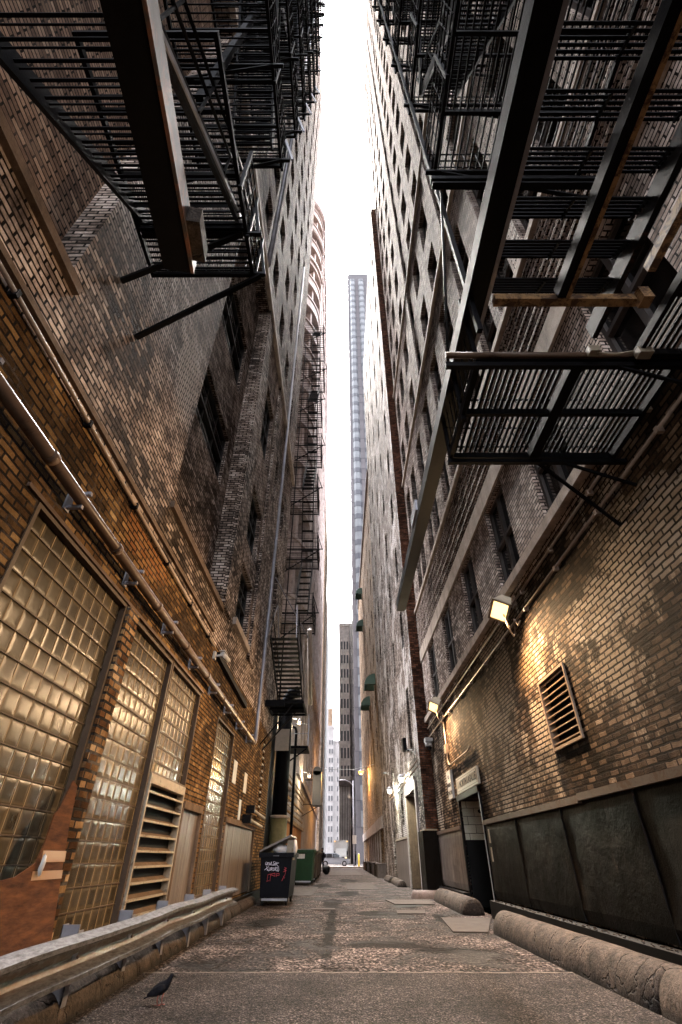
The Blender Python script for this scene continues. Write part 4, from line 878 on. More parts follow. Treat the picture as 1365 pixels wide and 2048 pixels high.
def flight_mb(xa, xb, ya, za, yb, zb, n=11, bars=0):
    st = MB(); tr = []
    for x in (xa, xb): st.bar((x, ya, za), (x, yb, zb), .035, .16); st.bar((x, ya, za+.85), (x, yb, zb+.85), .028); [st.bar((x, ya+(yb-ya)*q, za+(zb-za)*q), (x, ya+(yb-ya)*q, za+(zb-za)*q+.85), .022) for q in (.02, .35, .68, .98)]
    for k in range(n):
        q = (k+.5)/n; y = ya+(yb-ya)*q; z = za+(zb-za)*q; t = MB()
        for j in range(5): t.bar((xa+.02, y-.09+j*.045, z), (xb-.02, y-.09+j*.045, z), .022)
        t.bar((xa+.03, y-.1, z-.012), (xa+.03, y+.1, z-.012), .014, .03); t.bar((xb-.03, y-.1, z-.012), (xb-.03, y+.1, z-.012), .014, .03)
        tr.append(t)
    return st, tr

# ---- right near fire escape
T = Thing('fire_escape', (2.4, 3, 5.0), 'black iron fire escape high on the right wall with a long horizontal box beam', 'fire escape')
bk = M['black']; br = M['blackrust']
zP = 5.05
fr, gr = platform_mb(1.32, 3.33, 2.80, 4.24, zP, .060, .027, 'y', 2); fr.box(2.28, 2.40, 2.86, 4.18, zP-.10, zP-.002)
p = T.part('platform', fr, bk); T.part('grating', gr, bk, parent=p)
fr, gr = platform_mb(2.86, 3.33, .9, 2.78, zP, .060, .027, 'y', 3); p = T.part('platform', fr, br, label='rusty narrow walkway'); T.part('grating', gr, br, parent=p)
for x0, x1 in ((1.30, 1.36),): T.part('railing', railing_mb(1.34, 3.33, 2.84, 4.22, zP, -1, 1.0, .17, (False, True)), bk)
for y, xo in ((4.22, 1.30), (2.84, 1.02)):
    T.part('bracket', MB().bar((Rw, y, zP-.13), (xo, y, zP-.13), .05, .06).bar((Rw, y, zP-.5), (2.7, y, zP-.15), .03), bk)
# swing stair held level: box beam, stringers, treads of bars
zS = 5.72
mb = MB()
mb.box(1.28, 1.46, -1.0, 10.0, zS-.12, zS+.12); mb.box(1.27, 1.47, -1.0, 9.9, zS-.135, zS-.121)
T.part('box_beam', mb, bk); T.part('weight_plate', MB().box(1.23, 1.268, 6.2, 6.75, zS-.05, zS+.16), M['steel'])
T.part('beam_flange', MB().box(1.461, 1.50, -1.0, 3.2, zS-.14, zS-.08), M['steel'])
T.part('stringer', MB().box(2.74, 2.80, -.6, 3.0, zS-.10, zS+.12), br)
T.part('stringer', MB().box(2.04, 2.12, -.6, 2.36, zS-.42, zS-.28), bk).hide_render = False
T.part('flange', MB().box(2.121, 2.16, -.6, 2.36, zS-.425, zS-.39), M['rustglowiron'], label='rusty edge with orange lamp glow painted on')
T.part('cross_bar', MB().box(1.46, 2.9, 2.37, 2.45, zS-.42, zS-.33), M['rustglowiron'])
T.part('counterweight', MB().box(2.80, 2.90, 2.30, 2.42, zS-.50, zS-.33), M['rustglowiron'])
for k in range(7):
    yb = .25+k*.36; t = MB()
    for j in range(6): t.bar((1.47, yb+j*.04, zS+.02+j*.025), (2.74, yb+j*.04, zS+.02+j*.025), .022)
    t.bar((2.06, yb, zS+.02), (2.06, yb+.21, zS+.15), .02, .05); t.bar((2.70, yb, zS+.02), (2.70, yb+.21, zS+.15), .02, .05)
    T.part('tread', t, bk)
T.part('orange_frame', MB().box(3.0, 3.08, .2, 2.3, zS-.05, zS+.06).box(3.081, 3.4, 1.35, 1.42, zS-.05, zS+.05).box(3.081, 3.4, 1.75, 1.80, zS-.05, zS+.05), M['rustglowiron'])
T.part('hanger_rod', MB().tube([(1.28, 2.35, 8.0), (1.05, 2.82, 4.97)], .016, 6), br); T.part('hanger_beam', MB().box(1.15, 3.45, 2.28, 2.36, 8.0, 8.09).box(1.15, 3.45, 2.28, 2.36, 7.86, 7.90), bk)
T.part('brace', MB().bar((Rw, 4.75, 4.35), (2.35, 4.22, 4.95), .035), bk)
for k in range(20):
    z = 8.95+3.7*k; ye = 2.6+.10*k if k < 9 else 3.5; xo = 1.31
    fr, gr = platform_mb(xo, 3.40, .35, ye, z, .09, .022, 'y', 3); p = T.part('platform', fr, bk); T.part('grating', gr, bk, parent=p)
    T.part('railing', railing_mb(xo, 3.40, .35, ye, z, -1, 1.0, .2), bk)
    T.part('bracket', bracket_mb(Rw, xo-.12, ye-.12, z), bk); T.part('bracket', bracket_mb(Rw, xo-.12, .6, z), bk)
    st, tr = flight_mb(1.5, 2.15, .5, z, 2.4, z+3.6) if k % 2 == 0 else flight_mb(1.5, 2.15, 2.4, z, .5, z+3.6)
    if k < 2:
        p = T.part('stair_flight', st, bk)
        for t in tr: T.part('tread', t, bk, parent=p)
    else:
        for t in tr[::1]:
            i = len(st.v); st.v += t.v; st.f += [tuple(i+q for q in f_) for f_ in t.f]; st.sm += t.sm
        T.part('stair_flight', st, bk)
for (y, x0) in ((.35, 1.31), (2.55, 1.31)): T.part('post', MB().bar((x0, y, 5.05), (x0, y, 80), .05), bk)
single('electric_pipe', MB().tube([(1.02, 2.78, 5.0), (3.45, 2.78, 5.0)], .032, 8), M['pipe'], (2, 2.78, 4.96), 'rusty horizontal pipe crossing under the right fire escape', 'pipe')
T = Thing('junction_box', (2.7, 2.72, 4.9), 'pale square electrical box clipped to the rusty pipe', 'electrical box', 'electrical boxes under the right fire escape'); T.part('body', MB().box(2.38, 2.48, 2.68, 2.75, 4.94, 5.02), M['tanmetal']); T.part('cable', MB().tube([(2.45, 2.7, 4.93), (2.6, 2.68, 4.88), (2.8, 2.7, 4.95)], .010, 6), M['tanmetal'])
single('junction_box', MB().box(2.84, 2.97, 2.67, 2.76, 4.91, 4.99), M['tanmetal'], (2.9, 2.7, 4.88), 'larger rectangular electrical box nearer the wall on the rusty pipe', 'electrical box', 'electrical boxes under the right fire escape')

# ---- left near fire escape
T = Thing('fire_escape', (-1.9, 2.5, 7.5), 'black iron fire escape high on the left wall with a rusty hanging beam', 'fire escape')
zP = 7.6
fr, gr = platform_mb(-2.62, -1.20, .9, 3.3, zP, .07, .02, 'x', 4); fr.box(-2.56, -1.26, 2.70, 2.78, zP-.12, zP-.002)
p = T.part('platform', fr, bk); T.part('grating', gr, bk, parent=p)
T.part('railing', railing_mb(-2.62, -1.20, 2.2, 3.3, zP, 1, 1.0, .18, (False, True)), bk)
T.part('brace', MB().bar((L, 3.60, 6.55), (-1.12, 3.28, zP-.08), .06), bk); T.part('brace', MB().bar((L, 2.95, 6.75), (-1.3, 2.74, zP-.1), .06), bk)
T.part('outrigger', MB().bar((-1.26, 2.74, zP-.08), (-1.02, 2.74, zP-.08), .05).bar((-1.26, 3.27, zP-.05), (-1.05, 3.27, zP-.05), .05), bk)
for y in (2.74, 3.27): T.part('knee', MB().bar((-1.06, y, zP-.08), (-1.2, y, zP+.9), .04), bk)
# stair coming down towards the camera
st = MB()
for x in (-2.58, -1.34): st.bar((x, 2.86, 8.0), (x, .2, 5.43), .05, .2)
for x in (-1.28,):
    for dz in (.9, .55): st.tube([(x, 3.1, 8.15+dz), (x, .2, 5.40+dz)], .018, 6)
    for q in (.1, .35, .6, .85): st.bar((x, 2.86-2.66*q, 8-2.57*q), (x, 2.86-2.66*q, 8-2.57*q+.9), .022)
p = T.part('stair_flight', st, bk)
for k in range(19):
    q = (k+.3)/19; y = 2.86-2.66*q; z = 8-2.57*q; t = MB(); t.bar((-2.56, y, z), (-1.36, y, z), .024, .022); t.bar((-2.56, y+.05, z+.03), (-1.36, y+.05, z+.03), .014, .018); T.part('tread', t, bk, parent=p)
T.part('stair_edge', MB().bar((-1.305, 2.86, 7.98), (-1.305, .2, 5.41), .018, .05), M['steel'])
# box beam, slightly tilted and turned
a = Vector((-1.62, 2.3, 5.86)); dv = Vector((-.155, 1.047, .265)).normalized()
b = a-dv*3.4
mb = MB().bar(a, b, .26, .24); T.part('box_beam', mb, bk)
side = dv.cross(Vector((0, 0, 1))).normalized()
mb = MB().bar(a+side*.145, b+side*.145, .03, .26); T.part('beam_side', mb, M['rustbeam'])
mb = MB(); c0 = a+side*.22-dv*.12; mb.bar(c0, c0-dv*.42, .12, .18); T.part('counterweight', mb, M['concrete'])
for k in range(19):
    z = 11.35+3.72*k; ye = 3.2 if k < 1 else min(3.2+.55*k, 5.4); ys_ = .8 if k < 3 else 1.2; xo = -1.08
    fr, gr = platform_mb(-2.64, xo, ys_, ye, z, .09, .02, 'x', 4); p = T.part('platform', fr, bk); T.part('grating', gr, bk, parent=p)
    T.part('railing', railing_mb(-2.64, xo, ys_, ye, z, 1, 1.0, .2), bk)
    T.part('bracket', bracket_mb(L, xo+.16, ye-.14, z), bk); T.part('bracket', bracket_mb(L, xo+.16, ye-1.4, z), bk)
    T.part('knee', MB().bar((xo+.2, ye-.14, z-.12), (xo, ye-.14, z+.95), .04), M['steel'])
    ym = min(ye-.3, 3.6); st, tr = flight_mb(-1.95, -1.25, 1.3, z, ym, z+3.6) if k % 2 else flight_mb(-1.95, -1.25, ym, z, 1.3, z+3.6)
    if k < 1:
        p = T.part('stair_flight', st, bk)
        for t in tr: T.part('tread', t, bk, parent=p)
    else:
        for t in tr:
            i = len(st.v); st.v += t.v; st.f += [tuple(i+q for q in f_) for f_ in t.f]; st.sm += t.sm
        T.part('stair_flight', st, bk)
T.part('post', MB().bar((-1.75, 1.65, 8.6), (-1.75, 1.65, 40), .10), bk)
single('rain_pipe', MB().tube([(L+.12, 8.2, 18), (L+.12, 8.2, 40), (L+.12, 8.2, 86)], .09, 10), M['steel'], (L, 8.2, 18), 'pale vertical rain pipe high on the left facade beside the fire escape', 'pipe')

# ---- far left fire escape
T = Thing('fire_escape', (-2.1, 24, 11), 'spindly black fire escape with small caged landings rising up the far left wall', 'fire escape')
for k in range(7):
    z = 11.6+4.3*k; x0, x1 = -3.5, -1.52+.1*(k % 2); y0, y1 = 23.3+.5*(k % 2), 26.2
    fr, gr = platform_mb(x0, x1, y0, y1, z, .2, .02, 'x', 2); p = T.part('platform', fr, bk); T.part('grating', gr, bk, parent=p)
    T.part('railing', railing_mb(x0, x1, y0, y1, z, 1, 1.1, .65), bk)
    T.part('brace', MB().bar((-3.3, y0, z-1.6), (x1+.15, y0, z-.1), .05).bar((x1, y0, z-.05), (x1+.35, y0, z-.05), .05).bar((x1+.3, y0, z-.05), (x1, y0, z+1.0), .04), bk)
    st, tr = flight_mb(-2.5, -1.8, y1-.3, z, y0+.3, z+4.1, 7) if k % 2 else flight_mb(-2.5, -1.8, y0+.3, z, y1-.3, z+4.1, 7)
    for t in tr: i = len(st.v); st.v += t.v; st.f += [tuple(i+q for q in f_) for f_ in t.f]; st.sm += t.sm
    T.part('stair_flight', st, bk)
T.part('post', MB().bar((-3.3, 23.7, 4), (-3.3, 23.7, 40), .07).bar((-3.3, 26.1, 4), (-3.3, 26.1, 40), .07), bk)
# ---- stair at the end of the near left wall
T = Thing('fire_escape', (-2.0, 18, 5.5), 'lower black iron stair with slatted treads at the end of the tan wall', 'fire escape')
z = 5.55
fr, gr = platform_mb(-2.68, -1.32, 17.4, 19.3, z, .09, .03, 'x', 2); fr.box(-2.68, -2.0, 17.38, 17.45, z-.2, z+.02); p = T.part('platform', fr, bk); T.part('grating', gr, bk, parent=p)
st, tr = flight_mb(-2.35, -1.45, 18.9, z+.05, 15.1, z+1.45, 17); p = T.part('stair_flight', st, bk)
for t in tr: T.part('tread', t, bk, parent=p)
T.part('brace', MB().bar((L, 17.2, 4.1), (-1.7, 17.5, z-.1), .045).bar((L, 17.7, 4.0), (-1.7, 18.6, z-.1), .045), bk)
T.part('hanger', MB().bar((-2.6, 16.5, 10.0), (-1.35, 18.8, 8.4), .035).bar((-2.5, 15.2, z+1.45), (-2.3, 15.8, z+2.9), .03).bar((-1.5, 15.2, z+1.45), (-1.6, 15.8, z+2.9), .03).bar((-2.3, 15.8, z+2.9), (-2.2, 16.9, z+.9), .03).bar((-1.6, 15.8, z+2.9), (-1.4, 16.9, z+.9), .03), M['steel'])
T.part('counterweight', MB().tube([(-1.35, 19.2, z+3.4), (-1.35, 21.5, z+.9)], .10, 10), M['conduit'])
# round cage balcony below
T = Thing('pipe_gantry', (-2.0, 22.5, 5), 'small black gantry platform with a curved hood beyond the exhaust duct', 'gantry')
T.part('deck', MB().box(-2.6, -1.45, 22.6, 24, 4.9, 5.0), bk); T.part('brace', MB().bar((-2.7, 22.7, 4.1), (-1.5, 22.7, 4.9), .05), bk); T.part('guard_rail', MB().tube([(-2.6, 22.65, 5.5), (-1.45, 22.65, 5.5)], .02, 6).tube([(-2.6, 22.65, 5.9), (-1.45, 22.65, 5.9)], .02, 6).bar((-1.45, 22.65, 5), (-1.45, 22.65, 6.3), .04).tube([(-2.6, 22.65, 6.3), (-1.45, 22.65, 6.3)], .02, 6), M['steel'])
T.part('post', MB().tube([(-2.0, 22.7, .1), (-2.0, 22.7, 5.6), (-2.05, 22.7, 5.75), (-2.2, 22.7, 5.8)], .06, 8), bk)

# ================================================================ GUARD RAIL, CURB LOGS, PLATES
T = Thing('guardrail', (-2.25, 7, 0), 'dented steel crash barrier with two ribs along the foot of the left wall', 'guardrail')
prof = [(0, .30), (.035, .295), (.115, .268), (.115, .238), (.0, .20), (-.02, .15), (.0, .10), (.115, .062), (.115, .032), (.035, .005), (0, 0)]
prof2 = prof+[(x-.006, z) for x, z in reversed(prof)]
mb = MB(); n = 26
def railpt(q): y = .6+12.0*q; return Vector((-2.10-.20*q+.012*math.sin(q*37)+(.05*max(0, q-.92)/.08), y, .235+.02*q+.008*math.sin(q*23)))
for s_ in range(n):
    A, B = railpt(s_/n), railpt((s_+1)/n)
    i = len(mb.v)
    for q_ in (A, B):
        for dx, dz in prof2: mb.v.append((q_.x+dx, q_.y, q_.z+dz))
    N = len(prof2)
    for j in range(N-1): mb.f.append((i+j, i+j+1, i+N+j+1, i+N+j)); mb.sm.append(False)
T.part('rail', mb, M['rail'])
for k in range(9):
    y = 1.2+k*1.35; q = (y-.6)/12; A = railpt(q)
    T.part('post', MB().box(A.x-.16, A.x-.012, y-.05, y-.04, 0, .60).box(A.x-.16, A.x-.15, y-.05, y+.05, 0, .60).box(A.x-.022, A.x-.012, y-.05, y+.05, 0, .56), M['steel'])
    T.part('bolt', MB().blob((A.x+.012, y, A.z+.15), (.014, .014, .014), 6, 4), M['rail'])
def log(x0, y0, x1, y1, r, lb, h_=1.0, mat='concrete', capS=True, capE=True):
    mb = MB(); d = Vector((x1-x0, y1-y0, 0)); Ln = d.length; d.normalize(); n = max(6, int(Ln/.35)); side = Vector((d.y, -d.x, 0)); rnd = random.Random(int(y0*31)); seg = 12; rows = []
    ks = [(-.55, .25), (-.4, .62), (-.2, .88)]*int(capS)+[(0, 1)]+[(Ln*k/n, 1+rnd.uniform(-.012, .012)) for k in range(1, n)]+[(Ln, 1)]+[(Ln+.2*1, .88), (Ln+.4, .62), (Ln+.55, .25)]*int(capE)
    ks = [(a*(r if a < 0 else 1) if a <= 0 else (Ln+(a-Ln)*r if a > Ln else a), b) for a, b in ks]
    for t, s_ in ks:
        c_ = Vector((x0, y0, 0))+d*t; row = []
        for j in range(seg+1):
            a = math.pi*j/seg; rr_ = r*s_*(1+rnd.uniform(-.006, .006)); row.append(len(mb.v)); mb.v.append(tuple(c_+side*math.cos(a)*rr_+Vector((0, 0, math.sin(a)*rr_*1.25*h_+.0))))
        rows.append(row)
    for a, b in zip(rows, rows[1:]):
        for j in range(seg): mb.f.append((a[j], b[j], b[j+1], a[j+1])); mb.sm.append(True)
    mb.f.append(tuple(rows[0])); mb.sm.append(False); mb.f.append(tuple(reversed(rows[-1]))); mb.sm.append(False)
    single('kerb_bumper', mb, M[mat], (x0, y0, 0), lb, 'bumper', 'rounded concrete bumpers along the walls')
log(2.86, -.5, 2.86, 5.5, .25, 'rounded concrete bumper in the near right corner of the alley')
log(2.86, 5.56, 2.86, 10.75, .25, 'long rounded concrete bumper ending just before the steel plate and doorway')
log(3.02, 14.0, 3.05, 18.3, .25, 'short fat rounded bumper between the doorway and the pier', mat='concrete')
log(2.35, 19.5, 3.2, 19.2, .17, 'blue grey bumper lying crosswise before the dark corner pier', mat='darkstone')
log(2.72, 26.6, 2.76, 30.6, .2, 'chipped pale bumper lying askew below the streaked metal sheets')
log(2.7, 31.4, 2.7, 34.6, .2, 'pale bumper farthest down on the right, near the concrete blocks')
log(-2.28, .8, -2.28, 3.9, .17, 'rounded bumper under the nearest part of the crash barrier')
log(-2.30, 4.0, -2.36, 7.0, .17, 'second rounded bumper from the camera under the crash barrier')
log(-2.38, 7.1, -2.44, 10.1, .17, 'third rounded bumper from the camera under the crash barrier')
log(-2.46, 10.2, -2.50, 13.2, .16, 'rounded bumper under the far end of the crash barrier')
log(-2.50, 13.4, -2.52, 17.0, .15, 'rounded bumper leading from the barrier end to the black dumpster')
def plate(c, lb, th=.014):
    mb = MB(); n = len(c)
    mb.face([(x, y, .006+th) for x, y in c])
    for i in range(n): a, b = c[i], c[(i+1) % n]; mb.face([(a[0], a[1], .001), (b[0], b[1], .001), (b[0], b[1], .006+th), (a[0], a[1], .006+th)])
    single('steel_plate', mb, M['plate'], (c[0][0], c[0][1], 0), lb, 'plate', 'steel plates set in the paving')
plate([(1.95, 10.9), (2.55, 10.85), (3.2, 13.2), (2.15, 13.3)], 'large ribbed steel plate in front of the doorway')
plate([(1.5, 16.9), (2.6, 16.9), (2.7, 18.6), (1.35, 18.6)], 'wide pale steel plate beside the short fat bumper')
plate([(1.3, 14.2), (1.95, 14.2), (2.05, 15.0), (1.35, 15.0)], 'small pale steel plate left of the doorway plate')
plate([(-.75, 15.2), (-.15, 15.2), (-.15, 15.6), (-.75, 15.6)], 'small pale hatch in the lane to the right of the dumpster')
mb = MB(); rnd = random.Random(11)
for k in range(900):
    e = rnd.random(); y = 2.5+17*e**1.3; x = rnd.choice((-2.05+rnd.gauss(0, .12), 2.5-abs(rnd.gauss(0, .25)), rnd.uniform(-2, 2.5))); s_ = rnd.uniform(.002, .009)
    mb.box(x-s_, x+s_, y-s_, y+s_*1.4, .008 if y > 7.4 else .012, (.008 if y > 7.4 else .012)+s_)
o = struct('gravel', mb, stone('grit', (.09, .075, .065), var=.6, streaks=0)); o['kind'] = 'stuff'; o['label'] = 'scattered grit and pebbles on the alley floor'; o['category'] = 'gravel'

# ================================================================ CARDBOARD
T = Thing('cardboard_sheet', (-2.5, 4.9, 0), 'torn brown cardboard sheet propped against the glass blocks behind the crash barrier', 'cardboard')
def cx_(z): return L+.09+(1.6-z)*.12
out = [(3.3, .02), (5.42, .02), (5.40, .5), (5.36, 1.0), (5.34, 1.25), (5.36, 1.62), (5.25, 1.66), (5.18, 1.55), (5.10, 1.42), (5.02, 1.36), (4.96, 1.16), (4.88, 1.02), (4.78, .98), (4.62, .93), (4.3, .90), (3.9, .92), (3.3, .95)]
mb = MB(); mb.face([(cx_(z), y, z) for y, z in out][::-1]); mb.face([(cx_(z)-.012, y, z) for y, z in out])
for i in range(len(out)): a, b = out[i], out[(i+1) % len(out)]; mb.face([(cx_(a[1]), a[0], a[1]), (cx_(b[1]), b[0], b[1]), (cx_(b[1])-.012, b[0], b[1]), (cx_(a[1])-.012, a[0], a[1])])
T.part('sheet', mb, M['card']); mb = MB()
for (a, b, c_, d_) in ((4.95, 5.37, 1.02, 1.10), (4.85, 5.37, .90, .96)): mb.face([(cx_(c_)+.003, a, c_), (cx_(c_)+.003, b, c_), (cx_(d_)+.003, b, d_), (cx_(d_)+.003, a, d_)][::-1])
T.part('tape', mb, M['tape'])
single('crumpled_tissue', MB().blob((cx_(1.0)+.03, 4.93, 1.0), (.02, .03, .07), 7, 5, .25), M['white'], (cx_(1)+.03, 4.93, .93), 'scrap of white paper stuck on the torn cardboard', 'paper')

# ================================================================ DUMPSTERS
def dumpster(name, x0, x1, y0, y1, h_, mat, lb, grp, lid=True, wheels=True, tilt=0.0, lidmat='greylid'):
    T = Thing(name, ((x0+x1)/2, (y0+y1)/2, 0), lb, 'dumpster', grp)
    zb = .17; ta = .06
    mb = MB(); P = [(x0+ta, y0+ta, zb), (x1-ta, y0+ta, zb), (x1-ta, y1, zb), (x0+ta, y1, zb), (x0, y0, h_), (x1, y0, h_), (x1, y1, h_), (x0, y1, h_)]
    for f_ in ((0, 3, 2, 1), (0, 1, 5, 4), (1, 2, 6, 5), (2, 3, 7, 6), (3, 0, 4, 7)): mb.face([P[i] for i in f_])
    mb.box(x0+.04, x1-.04, y0+.04, y1-.04, h_-.25, h_-.22)
    T.part('body', mb, M[mat]); t = .045
    T.part('rim', MB().box(x0-t, x1+t, y0-t, y0, h_-.1, h_+.01).box(x0-t, x1+t, y1, y1+t, h_-.1, h_+.01).box(x0-t, x0, y0, y1, h_-.1, h_+.01).box(x1, x1+t, y0, y1, h_-.1, h_+.01), M[mat])
    for x in (x0+.12, x1-.12):
        for y in (y0+.18, y1-.18): T.part('caster', MB().tube([(x-.03, y, .075), (x+.03, y, .075)], .075, 12).box(x-.045, x+.045, y-.03, y+.03, .075, .17), M['rubber'])
    T.part('skid', MB().bar((x0+.1, y0+.1, .13), (x1-.1, y0+.1, .13), .05), M['steel'])
    if tilt:
        Ll = (x1-x0)*1.05; ca, sa = math.cos(R(tilt)), math.sin(R(tilt)); mb = MB()
        for k in range(4):
            ya = y0-.06+(y1-y0+.12)*k/4; yb = y0-.06+(y1-y0+.12)*(k+1)/4-.012; nrm = Vector((-sa, 0, ca)); base = Vector((x0-.02, 0, h_+.02))
            a = base+Vector((0, ya, 0)); b = base+Vector((Ll*ca, ya, Ll*sa)); c_ = base+Vector((Ll*ca, yb, Ll*sa)); d_ = base+Vector((0, yb, 0))
            up = nrm*.045; mb.face([a, d_, c_, b]); mb.face([a+up, b+up, c_+up, d_+up]); mb.face([a, b, b+up, a+up]); mb.face([b, c_, c_+up, b+up]); mb.face([d_, d_+up, c_+up, c_])
        T.part('lid', mb, M[lidmat])
    elif lid:
        T.part('lid', MB().box(x0-.05, x1+.05, y0-.05, (y0+y1)/2-.01, h_+.015, h_+.05).box(x0-.05, x1+.05, (y0+y1)/2+.01, y1+.05, h_+.015, h_+.05), M[lidmat])
    return T
T = dumpster('dumpster', -2.28, -1.38, 16.5, 18.3, 1.16, 'dump', 'black dumpster with white and red graffiti and its lid propped up by rubbish', None, tilt=23)
T.part('handle', MB().box(-1.92, -1.75, 16.44, 16.454, 1.09, 1.10), M['steel'])
def tube_on(pts, x0, z0, sx_, sz, y, w_=.008):
    mb = MB(); P = [(x0+a*sx_, z0+b*sz) for a, b in pts]
    for a, b in zip(P, P[1:]): mb.bar((a[0], y, a[1]), (b[0], y, b[1]), .004, w_, up=(0, 0, 1)) if abs(a[0]-b[0]) > abs(a[1]-b[1]) else mb.bar((a[0], y, a[1]), (b[0], y, b[1]), w_, .004, up=(0, 1, 0))
    return mb
def merge(*ms):
    o = MB()
    for m_ in ms: i = len(o.v); o.v += m_.v; o.f += [tuple(i+q for q in f_) for f_ in m_.f]; o.sm += m_.sm
    return o
yf = 16.5+.012
def gy(z): return 16.5+.06*(1.16-z)/.99-.006
white = [  # first line, then second line of the tag
 [(.2, 1.0), (.0, .6), (.1, .3), (.35, .35), (.45, .9), (.4, .2)], [(.55, .6), (.75, .65), (.7, .85), (.55, .8), (.6, .3), (.85, .25)], [(.95, .9), (1.0, .2), (1.15, .65), (1.25, .2), (1.4, .95)], [(1.5, 1.0), (1.55, .2), (1.9, .3)], [(2.2, 1.1), (1.95, .95), (2.0, .7), (2.35, .5), (2.2, .15), (1.9, .25)], [(2.5, 1.0), (2.55, .1)], [(2.9, .9), (2.5, .5), (3.1, .1)], [(1.9, .35), (3.3, .75)]]
w2 = [[(.35, .0), (.6, -1.0)], [(-.1, -.85), (.9, -.05)], [(.4, -.5), (.95, -1.1)], [(1.0, -.3), (1.0, -.95), (1.3, -.9), (1.3, -.3)], [(1.45, -1.0), (1.5, -.3), (1.8, -.35), (1.75, -.6), (1.5, -.6), (1.85, -1.0)], [(2.05, -.35), (1.95, -.7), (2.1, -1.0), (2.35, -.8), (2.3, -.4), (2.05, -.35)], [(2.5, -1.05), (2.55, -.2), (2.85, -.4), (2.5, -.6), (2.95, -1.1)], [(3.0, -.1), (3.05, -.9), (3.25, -1.2), (3.4, -.9), (3.25, 0)]]
T.part('graffiti', merge(*[tube_on(s_, -2.13, .86, .115, .10, gy(.86), .011) for s_ in white+w2]), M['chalk'])
red1 = [[(0, -1.2), (.1, .1), (1.6, .35), (1.6, -.2), (.7, .1)], [(.7, .1), (.6, -1.1)], [(-.1, -1.1), (.4, -1.0)], [(1.9, -.3), (1.95, .3), (2.5, .3), (2.5, -.05), (1.95, -.05)]]
red2 = [[(.3, 3.2), (.5, 2.7), (.1, 2.4), (.4, 2.0), (.8, 2.5), (.5, 2.9)], [(.4, 2.0), (.2, 1.6), (.7, 1.5), (.3, 1.2), (.8, 1.1), (.2, .8), (.7, .7), (.2, .4)], [(0, .3), (.8, .6)], [(.6, .7), (.5, -.2), (-.2, -1.6)], [(.1, -.6), (.4, -1.0)]]
T.part('graffiti', merge(*[tube_on(s_, -2.05, .66, .13, .12, gy(.66), .009) for s_ in red1]+[tube_on(s_, -1.62, .70, .12, .105, gy(.7), .008) for s_ in red2]), M['red'])
T = Thing('rubbish_bag', (-1.7, 17, .93), 'pale translucent bag of rubbish bulging from the black dumpster', 'rubbish bag'); T.part('bag', MB().blob((-1.72, 16.85, 1.24), (.26, .25, .13), 16, 10, .07), M['bag'])
single('rubbish_box', MB().box(-1.55, -1.36, 16.6, 17.1, 1.0, 1.46), M['tanmetal'], (-1.45, 16.8, 1), 'tan cardboard box wedged upright under the open dumpster lid', 'box')
single('rubbish_bag', MB().blob((-1.34, 16.75, 1.30), (.07, .12, .17), 12, 8, .12), M['bag'], (-1.34, 16.75, 1.13), 'crumpled white bag hanging over the right edge of the black dumpster', 'rubbish bag')
T = dumpster('dumpster', -2.3, -1.36, 28.6, 30.6, 1.36, 'dumpgreen', 'green dumpster with a white label behind the black one', 'dumpsters farther down'); T.part('sticker', MB().box(-2.15, -1.78, 28.57, 28.585, 1.02, 1.2), M['white'])
dumpster('dumpster', -2.3, -1.32, 32, 34.4, 1.34, 'dumpbrown', 'brown dumpster directly behind the green one', 'dumpsters farther down')
dumpster('dumpster', -2.3, -1.36, 36, 39, 1.32, 'dumpbrown', 'brown dumpster in the middle of the far row', 'dumpsters farther down')
dumpster('dumpster', -2.3, -1.45, 41, 44, 1.32, 'dump', 'dark dumpster farthest down, next to the standing person', 'dumpsters farther down')
single('rubbish_sack', MB().blob((-1.15, 46.5, .3), (.3, .3, .3), 12, 8, .15), M['rubber'], (-1.15, 46.5, 0), 'black sack slumped on the ground past the last dumpster', 'sack')

